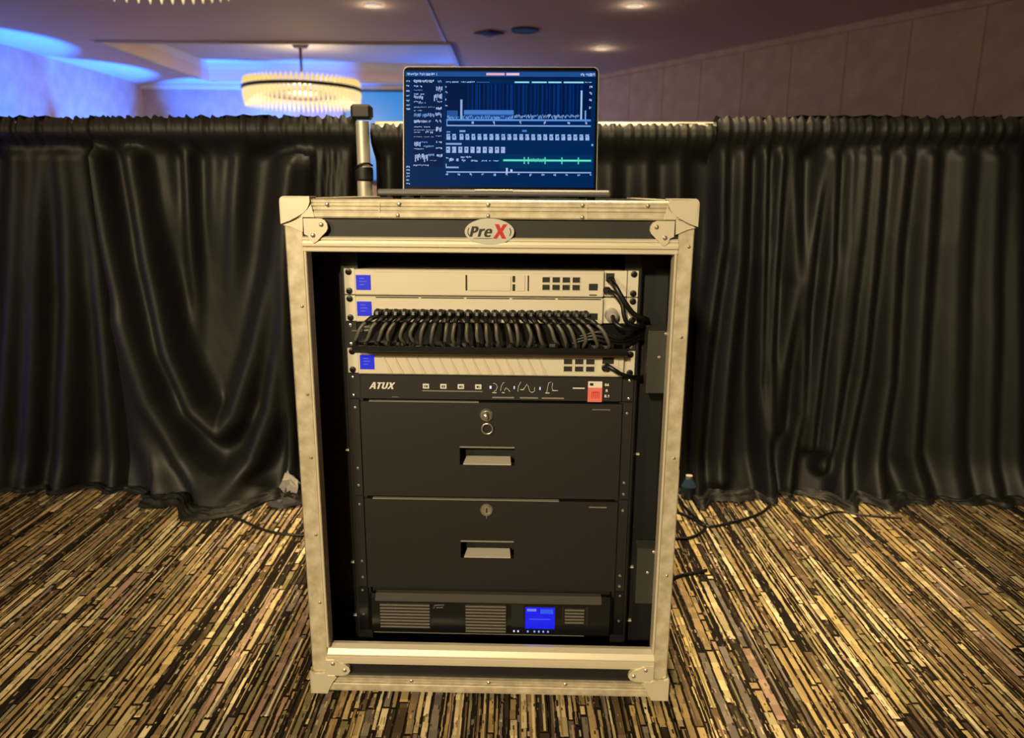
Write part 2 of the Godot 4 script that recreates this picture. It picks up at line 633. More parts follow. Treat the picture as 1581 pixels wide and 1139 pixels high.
func ceiling_fittings() -> void:
	var lit := glow(col(255, 236, 215), 0.6)
	var spots := [[Vector3(-2.456, 4.0, -13.955), "lit recessed downlight in ceiling beside the joint bead"], [Vector3(2.063, 4.0, -13.835), "lit recessed downlight in bare ceiling near the partition"], [Vector3(1.973, 4.0, -17.81), "lit recessed downlight where partition meets the ceiling"], [Vector3(-2.644, 4.5, -19.4), "lit recessed downlight inside the ceiling coffer"]]
	for s in spots:
		var t := thing("recessed_downlight", s[1], "downlight", Transform3D(Basis(), s[0]), "recessed downlights")
		var st := S()
		lathe(st, [Vector2(0.11, -0.001), Vector2(0.15, -0.012), Vector2(0.16, 0.0), Vector2(0.16, 0.02)], 24)
		make(st, "bezel", M.trim, t)
		st = S()
		lathe(st, [Vector2(0.0, -0.003), Vector2(0.115, -0.003), Vector2(0.115, 0.01)], 24)
		make(st, "lamp_face", lit, t)
		omni("downlight", Vector3(0, -0.12, 0), col(255, 235, 200), 0.1, 0.05, t)
	# recessed downlights over the rack and the drape line, above the frame
	for q in [[Vector3(0.15, 4.0, -1.85), 20.0, "lit recessed downlight in ceiling straight above the rack case", 15.5], [Vector3(-2.3, 4.0, -1.75), 1.6, "lit recessed downlight in ceiling above the straight drape", 26.0], [Vector3(2.5, 4.0, -1.75), 1.6, "lit recessed downlight in ceiling above the pleated drape", 26.0]]:
		var t := thing("recessed_downlight", q[2], "downlight", Transform3D(Basis(), q[0]), "recessed downlights")
		var st := S()
		lathe(st, [Vector2(0.11, -0.001), Vector2(0.15, -0.012), Vector2(0.16, 0.0), Vector2(0.16, 0.02)], 24)
		make(st, "bezel", M.trim, t)
		st = S()
		lathe(st, [Vector2(0.0, -0.003), Vector2(0.115, -0.003), Vector2(0.115, 0.01)], 24)
		make(st, "lamp_face", lit, t)
		spot("downlight_beam", q[0] + Vector3(0, -0.05, 0), q[0] + Vector3(0.0, -4.0, -0.02), col(255, 226, 172), q[1], q[3], 0.09)
	var v := thing("air_diffuser", "square dark air diffuser turned cornerwise on the ceiling", "vent", Transform3D(Basis(Vector3.UP, PI / 4), Vector3(-0.508, 3.99, -16.15)))
	var s2 := S()
	bb(s2, -0.22, 0.22, -0.02, 0.01, -0.22, 0.22, 0.006)
	make(s2, "frame", M.bronze, v)
	for i in 3:
		s2 = S()
		var h := 0.17 - i * 0.05
		bb(s2, -h, h, -0.03 - i * 0.006, -0.02 - i * 0.006, -h, h, 0.002)
		make(s2, "vane", M.black_metal, v)
	v = thing("round_vent", "round brown speaker grille set in the ceiling", "grille", Transform3D(Basis(), Vector3(0.207, 4.0, -15.88)))
	s2 = S()
	lathe(s2, [Vector2(0.0, -0.02), Vector2(0.24, -0.02), Vector2(0.29, -0.012), Vector2(0.3, 0.0)], 28)
	make(s2, "cover", M.bronze, v)
	s2 = S()
	lathe(s2, [Vector2(0.23, -0.021), Vector2(0.26, -0.03), Vector2(0.28, -0.02)], 28)
	make(s2, "rim", M.black_metal, v)
	# the stage lantern that lights the rack, on a stand behind the camera
	var sl := thing("stage_lantern_lamp", "black stage lantern on a tall tripod stand behind photographer", "lamp", Transform3D(Basis(), Vector3(-1.7, 0, 5.35)))
	s2 = S()
	tube(s2, [Vector3(0, 0.4, 0), Vector3(0, 3.2, 0)], 0.02, 10)
	make(s2, "pole", M.black_metal, sl)
	for i in 3:
		var a := TAU * i / 3
		s2 = S()
		tube(s2, [Vector3(0, 0.85, 0), Vector3(cos(a) * 0.6, 0.012, sin(a) * 0.6)], 0.012, 8)
		make(s2, "leg", M.black_metal, sl)
	s2 = S()
	var dirv := (Vector3(0.05, 0.35, -1.75) - Vector3(-1.7, 3.35, 5.35)).normalized()
	var bs := Basis.looking_at(dirv, Vector3.UP) * Basis(Vector3.RIGHT, PI / 2)
	lathe(s2, [Vector2(0.0, -0.14), Vector2(0.13, -0.12), Vector2(0.17, 0.02), Vector2(0.17, 0.1), Vector2(0.165, 0.1), Vector2(0.16, 0.03), Vector2(0.0, 0.02)], 24, Transform3D(bs * Basis(Vector3.RIGHT, PI), Vector3(0, 3.35, 0)))
	make(s2, "housing", M.black_metal, sl)
	s2 = S()
	lathe(s2, [Vector2(0.0, 0.04), Vector2(0.15, 0.04), Vector2(0.15, 0.035)], 24, Transform3D(bs * Basis(Vector3.RIGHT, PI), Vector3(0, 3.35, 0)))
	make(s2, "lens_light", glow(col(255, 232, 184), 3.0), sl)

# ------------------------------------------------------------------ pipe and drape
const DZ := -2.085

func ray(px: float, py: float) -> Vector3:   # direction of a photograph pixel from the camera's place
	var x2 := (px - 790.5) / 1146.7
	var y2 := (569.5 - py) / 1146.7
	var ro := -0.0065
	var x := x2 * cos(ro) + y2 * sin(ro)
	var y := -x2 * sin(ro) + y2 * cos(ro)
	var c := cos(0.2344)
	var s := sin(0.2344)
	return Vector3(x, y * c - s, -(c + y * s))

func on_drape(px: float, py: float) -> Vector2:
	var r := ray(px, py)
	var t := DZ / r.z
	return Vector2(r.x * t, 0.88 + r.y * t)

func on_floor(px: float, py: float, y := 0.0) -> Vector3:
	var r := ray(px, py)
	var t := (y - 0.88) / r.y
	return Vector3(r.x * t, y, r.z * t)

func top_at(x: float) -> float:
	return 1.068 + 0.008 * clampf(x / 1.4, -1.0, 1.0)

# ridges of the cloth: [width, height, pixels of the crest ...]
func ridges_left() -> Array:
	return [
		[0.045, 0.045, [25, 205], [18, 420], [4, 640], [0, 760]],
		[0.035, 0.035, [64, 215], [61, 300], [46, 640], [40, 765]],
		[0.04, 0.05, [95, 205], [103, 330], [107, 467], [100, 640], [96, 765]],
		[0.03, 0.03, [126, 205], [144, 406], [163, 620], [175, 760]],
		[0.05, 0.05, [-60, 205], [-70, 760]],
		[0.05, 0.045, [-140, 205], [-150, 760]],
		[0.05, 0.05, [-230, 205], [-225, 760]],
		[0.05, 0.05, [-320, 205], [-330, 760]],
		[0.05, 0.05, [-410, 205], [-405, 760]],
	]

func ridges_swag() -> Array:
	return [
		[0.038, 0.08, [150, 205], [175, 363], [203, 492], [240, 615], [289, 700], [344, 752], [400, 762]],
		[0.034, 0.085, [209, 205], [240, 406], [270, 541], [307, 627], [345, 662], [369, 636], [400, 541], [430, 406], [447, 260]],
		[0.02, -0.035, [289, 205], [294, 300], [297, 420], [300, 590]],
		[0.03, -0.02, [250, 205], [262, 300], [275, 380], [295, 480]],
		[0.03, -0.025, [370, 205], [364, 300], [358, 400], [350, 520]],
		[0.03, -0.02, [330, 205], [330, 280], [328, 360], [326, 450]],
		[0.032, 0.08, [344, 756], [395, 705], [424, 627], [440, 529], [452, 400], [463, 260]],
		[0.05, 0.03, [190, 500], [225, 680], [262, 760]],
		[0.016, 0.04, [471, 208], [455, 300], [452, 500], [450, 750]],
		[0.018, 0.045, [487, 208], [478, 300], [480, 500], [480, 760]],
		[0.012, 0.035, [503, 208], [497, 300], [500, 760]],
		[0.014, 0.04, [518, 208], [513, 300], [515, 760]],
		[0.012, 0.035, [534, 208], [526, 300], [528, 760]],
		[0.012, 0.035, [545, 208], [538, 300], [540, 760]],
	]

func ridges_centre() -> Array:
	return [
		[0.03, 0.03, [600, 215], [602, 760]],
		[0.03, 0.03, [650, 215], [648, 760]],
		[0.04, 0.03, [720, 215], [722, 760]],
		[0.04, 0.03, [800, 215], [798, 760]],
		[0.04, 0.03, [870, 215], [872, 760]],
		[0.03, 0.015, [945, 230], [945, 760]],
		[0.03, 0.015, [1000, 230], [1002, 760]],
		[0.03, 0.02, [1050, 215], [1056, 500], [1062, 770]],
	]

func ridges_right() -> Array:
	return [
		[0.022, 0.03, [1117, 208], [1114, 375], [1089, 553], [1077, 682], [1072, 760]],
		[0.028, 0.035, [1148, 208], [1141, 406], [1120, 590], [1109, 738]],
		[0.016, 0.04, [1181, 208], [1176, 406], [1171, 590], [1178, 760]],
		[0.016, 0.04, [1204, 208], [1197, 375], [1187, 553], [1184, 713], [1190, 764]],
		[0.028, 0.035, [1222, 208], [1226, 344], [1230, 437], [1208, 566], [1198, 660]],
		[0.02, 0.03, [1274, 230], [1254, 375], [1243, 480], [1236, 640], [1215, 750]],
		[0.02, 0.04, [1289, 208], [1281, 406], [1264, 553], [1250, 690]],
		[0.018, 0.035, [1314, 208], [1305, 375], [1289, 529], [1272, 690]],
		[0.02, 0.04, [1333, 208], [1322, 363], [1301, 553], [1285, 650], [1268, 720]],
		[0.026, 0.05, [1357, 208], [1343, 393], [1325, 578], [1309, 660], [1290, 752]],
		[0.03, 0.045, [1396, 208], [1380, 363], [1368, 590], [1345, 750]],
		[0.032, 0.05, [1433, 208], [1423, 375], [1411, 590], [1404, 700], [1418, 764]],
		[0.05, 0.05, [1484, 208], [1473, 375], [1466, 590], [1464, 760]],
		[0.035, 0.045, [1532, 208], [1526, 467], [1522, 760]],
		[0.035, 0.04, [1566, 208], [1566, 760]],
		[0.05, 0.05, [1630, 208], [1628, 760]],
		[0.05, 0.05, [1720, 208], [1725, 760]],
		[0.05, 0.05, [1810, 208], [1812, 760]],
		[0.05, 0.05, [1900, 208], [1904, 760]],
		[0.05, 0.05, [2000, 208], [2004, 760]],
	]

func drape(called: String, label: String, xa: float, xb: float, xa_low: float, xb_low: float, zoff: float, drop: float, raw: Array, spill: Callable) -> void:
	# segments of every crest on the drape's own plane
	var seg_a := PackedVector2Array()
	var seg_b := PackedVector2Array()
	var seg_r := PackedInt32Array()
	var seg_u := PackedVector2Array()     # how far along its crest a dying fold has come
	var thin := PackedFloat32Array()
	thin.resize(raw.size())
	var wid := PackedFloat32Array()
	var amp := PackedFloat32Array()
	for r in raw.size():
		wid.append(raw[r][0])
		amp.append(absf(raw[r][1]))
		var nseg: int = raw[r].size() - 3
		for i in range(2, raw[r].size() - 1):
			seg_a.append(on_drape(raw[r][i][0], raw[r][i][1]))
			seg_b.append(on_drape(raw[r][i + 1][0], raw[r][i + 1][1]))
			seg_r.append(r)
			seg_u.append(Vector2(float(i - 2) / nseg, float(i - 1) / nseg) if raw[r][1] < 0.0 else Vector2.ZERO)
	var nz := FastNoiseLite.new()
	nz.seed = int(absf(xa) * 1000)
	nz.frequency = 6.0
	var nx := int((xb - xa) / 0.0075)
	var ny := 86
	var tail := 20
	var P: Array = []
	var best := PackedFloat32Array()
	best.resize(raw.size())
	for j in ny + tail + 1:
		var row := PackedVector3Array()
		for i in nx + 1:
			var fx := float(i) / nx
			var topy := top_at(lerpf(xa, xb, fx)) - drop
			var s: float
			var y: float
			if j <= ny:
				s = topy * float(j) / ny
				y = topy - s
			else:
				s = topy
				y = 0.0
			var f := s / topy
			var x := lerpf(lerpf(xa, xb, fx), lerpf(xa_low, xb_low, fx), f * f)
			# the folds
			best.fill(1e9)
			var p := Vector2(x, maxf(y, 0.02))
			for k in seg_r.size():
				var a := seg_a[k]
				var b := seg_b[k]
				var w3 := wid[seg_r[k]] * 3.0
				if p.x < minf(a.x, b.x) - w3 or p.x > maxf(a.x, b.x) + w3:
					continue
				var ab := b - a
				var t := clampf((p - a).dot(ab) / ab.length_squared(), 0.0, 1.0)
				var d := p.distance_squared_to(a + ab * t)
				if d < best[seg_r[k]]:
					best[seg_r[k]] = d
					thin[seg_r[k]] = 1.0 - smoothstep(0.35, 1.0, lerpf(seg_u[k].x, seg_u[k].y, t))
			var z := 0.0
			for k in best.size():
				if best[k] < 1e8:
					z += amp[k] * thin[k] * exp(-best[k] / (wid[k] * wid[k]))
			z = 0.13 * (1.0 - exp(-z * 2.0 / 0.13)) - 0.045
			z += 0.006 * nz.get_noise_2d(x * 0.6, y * 0.25)
			z *= smoothstep(0.062, 0.10, s)
			# the gathered header over the pipe
			var head := 1.0 - smoothstep(0.05, 0.085, s)
			var ruff := sin(x * 290.0 + 3.0 * nz.get_noise_2d(x * 3.0, 7.0)) + 0.6 * sin(x * 167.0 + 1.0)
			z += head * (0.016 + 0.018 * sin(PI * clampf(s / 0.062, 0.0, 1.0)) + 0.0035 * ruff)
			if drop == 0.0:
				y += (1.0 - smoothstep(0.0, 0.03, s)) * (0.004 + 0.004 * ruff)
			# the foot: it turns onto the floor and spills towards the room
			var sp: float = spill.call(x)
			var foot := 1.0 - smoothstep(0.0, 0.16, y)
			z += foot * foot * (sp * 0.35 + 0.01)
			if j > ny:
				var g := float(j - ny) / tail
				z += g * sp * 0.65
				y = 0.006 + 0.024 * sin(PI * clampf(g * 1.02, 0.0, 1.0)) * (0.55 + 0.9 * nz.get_noise_2d(x * 2.2, 40.0 + g)) * minf(1.0, sp * 12.0) + 0.004 * (1.0 - g)
				z += 0.02 * g * nz.get_noise_2d(x * 1.6, 90.0)
				y = maxf(y, 0.004)
			elif j > ny - 2:
				y = maxf(y, 0.011)
			row.append(Vector3(x, y, DZ + zoff + z))
		P.append(row)
	var st := S()
	st.set_smooth_group(0)
	var rows := P.size()
	for j in rows - 1:
		for i in nx:
			var a: Vector3 = P[j][i]
			var b: Vector3 = P[j][i + 1]
			var c: Vector3 = P[j + 1][i + 1]
			var d: Vector3 = P[j + 1][i]
			for v in [a, b, c, a, c, d]:
				st.add_vertex(v)
	st.index()
	st.generate_normals()
	var t := thing(called, label, "drape", Transform3D(), "black drape panels on the pipe")
	make(st, "cloth", M.drape, t)
	# the hem behind the header: back leaf of the pole pocket
	st = S()
	var back: Array = []
	for i in range(0, nx + 1, 3):
		back.append(P[0][i])
	for i in back.size() - 1:
		var a: Vector3 = back[i]
		var b: Vector3 = back[i + 1]
		var q := [a, b, Vector3(b.x, b.y - 0.02, DZ + zoff - 0.026), Vector3(a.x, a.y - 0.02, DZ + zoff - 0.026)]
		quad(st, q[0], q[1], q[2], q[3], Vector3(0, 1, -0.5))
		quad(st, q[3], q[2], Vector3(b.x, b.y - 0.055, DZ + zoff - 0.02), Vector3(a.x, a.y - 0.055, DZ + zoff - 0.02), Vector3.FORWARD)
	make(st, "pole_pocket", M.drape, t)

func drapes() -> void:
	var l0 := on_drape(150, 200).x
	var l1 := on_drape(553, 200).x
	var l1b := on_drape(470, 700).x
	drape("drape", "black drape panel hanging in straight folds beside the swagged one", -2.6, on_drape(175, 200).x, -2.6, on_drape(205, 700).x, -0.012, 0.0, ridges_left(), func(x): return 0.035 + 0.01 * sin(x * 9.0))
	drape("drape", "black drape panel sagging in deep curved swags that spill onto carpet", l0, l1, on_drape(196, 750).x, on_drape(548, 750).x, 0.012, 0.0, ridges_swag(), func(x): return clampf(0.155 - 0.26 * absf(x + 0.90), 0.03, 0.155) if x > -1.06 else 0.05)
	drape("drape", "flat black drape panel right behind the rack case and laptop", on_drape(574, 200).x, on_drape(1112, 200).x, on_drape(590, 700).x, on_drape(1090, 700).x, -0.01, 0.011, ridges_centre(), func(_x): return 0.04)
	drape("drape", "black drape panel gathered in many narrow slanting pleats", on_drape(1100, 200).x, 2.6, on_drape(1066, 700).x, 2.6, 0.006, 0.0, ridges_right(), func(x): return 0.075 + 0.035 * sin(x * 13.0 + 0.5) + 0.02 * sin(x * 29.0))

	# uprights with their base plates
	for q in [[on_drape(566, 230).x, 0.045, 1.076, "silver upright drape pole with black strap beside the laptop"], [2.1, -0.045, 1.05, "silver upright drape pole standing behind the pleated panel"], [-2.3, -0.05, 1.05, "silver upright drape pole standing behind the straight panel"]]:
		var up := thing("drape_upright", q[3], "pole", Transform3D(Basis(), Vector3(q[0], 0, DZ + q[1])), "drape uprights")
		var st := S()
		tube(st, [Vector3(0, 0.012, 0), Vector3(0, 0.935, 0)], 0.0195, 20)
		make(st, "outer_tube", M.pole, up)
		st = S()
		tube(st, [Vector3(0, 0.9, 0), Vector3(0, q[2] - 0.02, 0)], 0.0175, 20)
		make(st, "inner_tube", M.pole, up)
		st = S()
		lathe(st, [Vector2(0.0, 0.905), Vector2(0.0225, 0.905), Vector2(0.024, 0.91), Vector2(0.024, 0.934), Vector2(0.0225, 0.94), Vector2(0.0, 0.94)], 20)
		make(st, "black_strap", M.black_metal, up)
		st = S()
		tube(st, curve([Vector3(-0.022, 0.936, 0.012), Vector3(-0.008, 0.945, 0.024), Vector3(0.012, 0.95, 0.022), Vector3(0.024, 0.944, 0.008)]), 0.003, 6)
		make(st, "strap_clip", M.black_gloss, up)
		st = S()
		box(st, Vector3(0, q[2] + 0.003, 0), Vector3(0.052, 0.036, 0.046), 0.006)
		make(st, "slotted_head", M.black_metal, up)
		st = S()
		bb(st, -0.2, 0.2, 0.0, 0.004, -0.3, 0.0 if q[1] < 0.0 else -0.06, 0.001)
		make(st, "base_plate", M.black_metal, up)
	# crossbars
	var segs := [[-2.6, on_drape(553, 200).x, "silver drape crossbar left of the strapped upright"], [on_drape(580, 200).x, 2.6, "silver drape crossbar showing bare beside the laptop"]]
	for g in segs:
		var cb := thing("drape_crossbar", g[2], "pipe", Transform3D(), "drape crossbars")
		var st := S()
		var bare: float = 0.021
		tube(st, [Vector3(g[0], top_at(g[0]) - bare, DZ - 0.006), Vector3(0.0 if g[1] > 0 else (g[0] + g[1]) / 2, top_at(0.0 if g[1] > 0 else -1.4) - bare, DZ - 0.006), Vector3(g[1], top_at(g[1]) - bare, DZ - 0.006)], 0.0165, 16)
		make(st, "pipe", M.pole, cb)
		for e in [g[0], g[1]]:
			st = S()
			box(st, Vector3(e, top_at(e) - bare - 0.012, DZ - 0.006), Vector3(0.02, 0.04, 0.012), 0.003)
			make(st, "end_hook", M.black_metal, cb)

# ------------------------------------------------------------------ the case
func rivets(parent: Node, pts: Array, r := 0.0032) -> void:
	var st := S()
	lathe(st, [Vector2(r, 0), Vector2(r * 0.95, r * 0.35), Vector2(r * 0.6, r * 0.6), Vector2(0, r * 0.7)], 10, Transform3D(Basis(Vector3.RIGHT, PI / 2), Vector3.ZERO))
	var m := mesh_of(st, M.rivet)
	for p in pts:
		put(m, "rivet", p, parent)

func flight_case() -> void:
	var c := thing("rack_case", "tall rack case with black panels and silver metal edges", "rack case", CT)
	var X := 0.3125
	var D := -0.6
	var st := S()
	bb(st, -X + 0.002, -X + 0.011, 0.014, 0.866, D, -0.002)
	make(st, "side_panel", M.laminate, c)
	st = S()
	bb(st, X - 0.011, X - 0.002, 0.014, 0.866, D, -0.002)
	make(st, "side_panel", M.laminate, c)
	st = S()
	bb(st, -X + 0.002, X - 0.002, 0.857, 0.866, D, -0.002)
	make(st, "top_panel", M.laminate, c)
	st = S()
	bb(st, -X + 0.002, X - 0.002, 0.014, 0.024, D, -0.002)
	make(st, "bottom_panel", M.laminate, c)
	st = S()
	bb(st, -X + 0.003, X - 0.003, 0.016, 0.864, D, D + 0.009)
	make(st, "back_panel", M.lining, c)
	# foam lining inside
	st = S()
	bb(st, -X + 0.011, -X + 0.016, 0.024, 0.857, D + 0.01, -0.02)
	bb(st, X - 0.016, X - 0.011, 0.024, 0.857, D + 0.01, -0.02)
	bb(st, -X + 0.016, X - 0.016, 0.85, 0.857, D + 0.01, -0.02)
	make(st, "lining", M.lining, c)

	# front posts
	for s in [-1.0, 1.0]:
		var w := 0.028 if s < 0 else 0.024
		st = S()
		var xo: float = X * s
		var xi: float = (X - w) * s
		bb(st, xo, xi, 0.014, 0.866, -0.003, 0.0, 0.001)
		bb(st, xo, xo - s * 0.003, 0.014, 0.866, -0.032, 0.0, 0.001)
		make(st, "front_post", M.alu, c)
		st = S()
		bb(st, xi - s * 0.0005, xi - s * 0.0045, 0.1, 0.79, -0.026, 0.0025, 0.0012)
		make(st, "post_lip", M.alu_bright, c)
		st = S()
		bb(st, xo, xo - s * 0.003, 0.014, 0.866, D, D + 0.032, 0.001)
		bb(st, xo, xo - s * 0.03, 0.014, 0.866, D - 0.002, D + 0.001, 0.001)
		make(st, "rear_post", M.alu, c)
		for yy in [0.866, 0.014]:
			st = S()
			var ydir := -1.0 if yy > 0.5 else 1.0
			bb(st, xo, xo - s * 0.003, yy, yy + ydir * 0.03, D, 0.0, 0.001)
			bb(st, xo, xo - s * 0.03, yy + ydir * -0.002, yy + ydir * 0.001, D, 0.0, 0.001)
			make(st, "side_edge", M.alu, c)

	# top of the front: grooved edge, black band, lower edge
	st = S()
	rail_x(st, [Vector2(-0.03, 0.8675), Vector2(-0.0025, 0.8675), Vector2(0.0, 0.8655), Vector2(0.0, 0.8625), Vector2(-0.0018, 0.862), Vector2(-0.0018, 0.8605), Vector2(0.0012, 0.860), Vector2(0.0012, 0.8575), Vector2(-0.0016, 0.857), Vector2(-0.0016, 0.8555), Vector2(0.0016, 0.855), Vector2(0.0016, 0.8515), Vector2(-0.0012, 0.851), Vector2(-0.0012, 0.8498), Vector2(0.002, 0.8494), Vector2(0.0032, 0.847), Vector2(0.0032, 0.8415), Vector2(0.0015, 0.8392), Vector2(-0.004, 0.8392), Vector2(-0.004, 0.865), Vector2(-0.03, 0.865)], -X + 0.012, X - 0.012)
	make(st, "top_edge", M.alu, c)
	st = S()
	bb(st, -X + 0.02, X - 0.02, 0.80, 0.845, -0.012, -0.004)
	make(st, "band_panel", M.laminate, c)
	st = S()
	rail_x(st, [Vector2(-0.02, 0.8113), Vector2(0.0, 0.8113), Vector2(0.003, 0.8095), Vector2(0.003, 0.8065), Vector2(0.0008, 0.806), Vector2(0.0008, 0.805), Vector2(0.0036, 0.8045), Vector2(0.0048, 0.8015), Vector2(0.0048, 0.7975), Vector2(0.0035, 0.7958), Vector2(0.0012, 0.7953), Vector2(0.0012, 0.7945), Vector2(0.0028, 0.794), Vector2(0.0028, 0.7895), Vector2(0.001, 0.788), Vector2(-0.02, 0.788)], -X + 0.028, X - 0.024)
	make(st, "lid_edge", M.alu_bright, c)
	# foot of the front
	st = S()
	rail_x(st, [Vector2(-0.03, 0.014), Vector2(-0.002, 0.014), Vector2(0.0025, 0.016), Vector2(0.0035, 0.02), Vector2(0.0035, 0.029), Vector2(0.002, 0.0305), Vector2(-0.001, 0.031), Vector2(-0.001, 0.032), Vector2(0.001, 0.0325), Vector2(0.001, 0.0365), Vector2(-0.001, 0.037), Vector2(-0.001, 0.038), Vector2(0.0015, 0.0385), Vector2(0.0015, 0.041), Vector2(-0.012, 0.0425), Vector2(-0.012, 0.02), Vector2(-0.03, 0.02)], -X + 0.012, X - 0.012)
	make(st, "bottom_edge", M.alu, c)
	st = S()
	bb(st, -X + 0.02, X - 0.02, 0.036, 0.078, -0.014, -0.005)
	make(st, "band_panel", M.laminate, c)
	st = S()
	rail_x(st, [Vector2(-0.02, 0.069), Vector2(0.0, 0.069), Vector2(0.003, 0.0705), Vector2(0.0038, 0.076), Vector2(0.0038, 0.083), Vector2(0.002, 0.0845), Vector2(0.0, 0.085), Vector2(-0.001, 0.086), Vector2(-0.005, 0.095), Vector2(-0.013, 0.1005), Vector2(-0.02, 0.1005)], -X + 0.028, X - 0.024)
	make(st, "lid_edge", M.alu_bright, c)

	# corners: curved caps and clamp plates
	for s in [-1.0, 1.0]:
		var o := "corner_cap"
		st = S()
		var tp := PackedVector2Array()
		for p in [[0.316, 0.862], [0.3155, 0.8665], [0.3135, 0.8698], [0.309, 0.8712], [0.270, 0.8712], [0.2702, 0.862], [0.274, 0.853], [0.281, 0.846], [0.292, 0.840], [0.303, 0.8345], [0.316, 0.830]]:
			tp.append(Vector2(p[0] * s, p[1]))
		prism(st, tp, 0.0015, 0.0055)
		bb(st, (X + 0.0035) * s, X * s, 0.832, 0.866, -0.04, 0.0055, 0.0012)
		bb(st, 0.272 * s, X * s, 0.8678, 0.8712, -0.04, 0.0055, 0.0012)
		make(st, o, M.corner, c)
		st = S()
		var wing := PackedVector2Array()
		for p in [[0.3135, 0.8285], [0.303, 0.8315], [0.292, 0.836], [0.283, 0.8415], [0.2825, 0.8365], [0.2835, 0.818], [0.290, 0.8205], [0.301, 0.8255]]:
			wing.append(Vector2(p[0] * s, p[1]))
		prism(st, wing, 0.0, 0.003)
		make(st, "corner_wing", M.corner, c)
		st = S()
		var tongue := PackedVector2Array()
		for p in [[0.2825, 0.8475], [0.274, 0.8515], [0.2685, 0.859], [0.264, 0.8405], [0.2825, 0.8405]]:
			tongue.append(Vector2(p[0] * s, p[1]))
		prism(st, tongue, 0.003, 0.0046)
		make(st, "corner_tongue", M.corner, c)
		st = S()
		var plate := PackedVector2Array()
		for p in [[0.2805, 0.8385], [0.254, 0.8385], [0.248, 0.836], [0.2445, 0.8305], [0.244, 0.824], [0.2465, 0.819], [0.2535, 0.8125], [0.2615, 0.804], [0.2668, 0.8012], [0.2725, 0.806], [0.2745, 0.8125], [0.2805, 0.815]]:
			plate.append(Vector2(p[0] * s, p[1]))
		prism(st, plate, 0.0, 0.0068)
		var cp := make(st, "clamp_plate", M.corner, c)
		rivets(cp, [Vector3(0.2535 * s, 0.8295, 0.0068), Vector3(0.267 * s, 0.8135, 0.0068)], 0.0036)
		# the lower corner
		st = S()
		tp = PackedVector2Array()
		for p in [[0.3155, 0.0115], [0.286, 0.0115], [0.282, 0.022], [0.274, 0.037], [0.268, 0.0445], [0.272, 0.0475], [0.284, 0.0475], [0.289, 0.052], [0.297, 0.0505], [0.307, 0.051], [0.3155, 0.055]]:
			tp.append(Vector2(p[0] * s, p[1]))
		prism(st, tp, 0.0015, 0.0065)
		bb(st, (X + 0.0035) * s, X * s, 0.0115, 0.055, -0.04, 0.0065, 0.0012)
		bb(st, 0.286 * s, (X + 0.0035) * s, 0.0105, 0.014, -0.04, 0.0065, 0.0012)
		make(st, o, M.corner, c)
		st = S()
		var low := PackedVector2Array()
		for p in [[0.288, 0.047], [0.258, 0.0475], [0.248, 0.051], [0.244, 0.057], [0.2455, 0.064], [0.252, 0.069], [0.262, 0.0715], [0.272, 0.0775], [0.288, 0.0775]]:
			low.append(Vector2(p[0] * s, p[1]))
		prism(st, low, -0.002, 0.0055)
		var lp := make(st, "clamp_plate", M.corner, c)
		rivets(lp, [Vector3(0.2535 * s, 0.0585, 0.0055), Vector3(0.274 * s, 0.071, 0.0055)], 0.0036)

	# rivets along the edges
	rivets(c, [Vector3(-0.2445, 0.8595, 0.0012), Vector3(-0.135, 0.8605, 0.0012), Vector3(-0.137, 0.844, 0.0032), Vector3(0.0, 0.8605, 0.0012), Vector3(0.0, 0.844, 0.0032), Vector3(0.142, 0.8605, 0.0012), Vector3(0.142, 0.843, 0.0032), Vector3(0.24, 0.8605, 0.0012)])
	rivets(c, [Vector3(-0.292, 0.703, 0.0), Vector3(-0.292, 0.56, 0.0), Vector3(-0.292, 0.452, 0.0), Vector3(-0.292, 0.314, 0.0), Vector3(-0.292, 0.187, 0.0), Vector3(0.305, 0.80, 0.0), Vector3(0.302, 0.66, 0.0), Vector3(0.302, 0.46, 0.0), Vector3(0.302, 0.25, 0.0)], 0.0026)
	rivets(c, [Vector3(-0.137, 0.037, 0.0015), Vector3(0.0, 0.037, 0.0015), Vector3(0.135, 0.037, 0.0015)])
	var splits := S()
	for px in [-0.165, 0.148]:
		bb(splits, px, px + 0.0008, 0.8395, 0.8625, 0.0018, 0.0034)
	make(splits, "edge_joint", M.silver_edge, c)

	# rubber feet
	for sx in [-0.26, 0.26]:
		for sz in [-0.05, -0.55]:
			st = S()
			lathe(st, [Vector2(0.0, 0.0), Vector2(0.018, 0.0), Vector2(0.02, 0.014), Vector2(0.0, 0.014)], 14, Transform3D(Basis(), Vector3(sx, 0, sz)))
			make(st, "foot", M.rubber, c)

	# rack rails with their free screw holes
	for s in [-1.0, 1.0]:
		st = S()
		bb(st, s * 0.2185, s * 0.2475, 0.05, 0.785, RZ - 0.0065, RZ - 0.0035, 0.0005)
		bb(st, s * 0.2445, s * 0.2475, 0.05, 0.785, RZ - 0.04, RZ - 0.0035, 0.0005)
		bb(st, s * 0.2475, s * 0.297, 0.05, 0.785, RZ - 0.045, RZ - 0.041)
		make(st, "rack_rail", M.rail, c)
		for k in [3, 5, 6]:
			st = S()
			bb(st, s * 0.2475, s * 0.262, 0.757 - k * 0.11, 0.76 - k * 0.11, RZ - 0.041, RZ - 0.036)
			make(st, "rail_nut", M.silver_edge, c)

	# badge
	st = S()
	var oval: Array = []
	lathe(st, [Vector2(0.0, 0.0032), Vector2(0.92, 0.0032), Vector2(0.97, 0.0025), Vector2(1.0, 0.0012), Vector2(1.0, 0.0)], 40, Transform3D(Basis(Vector3(0.0375, 0, 0), Vector3(0, 0, 1), Vector3(0, -0.0198, 0)), Vector3(0.002, 0.8205, 0.0034)))
	var bd := make(st, "oval_badge", M.badge, c)
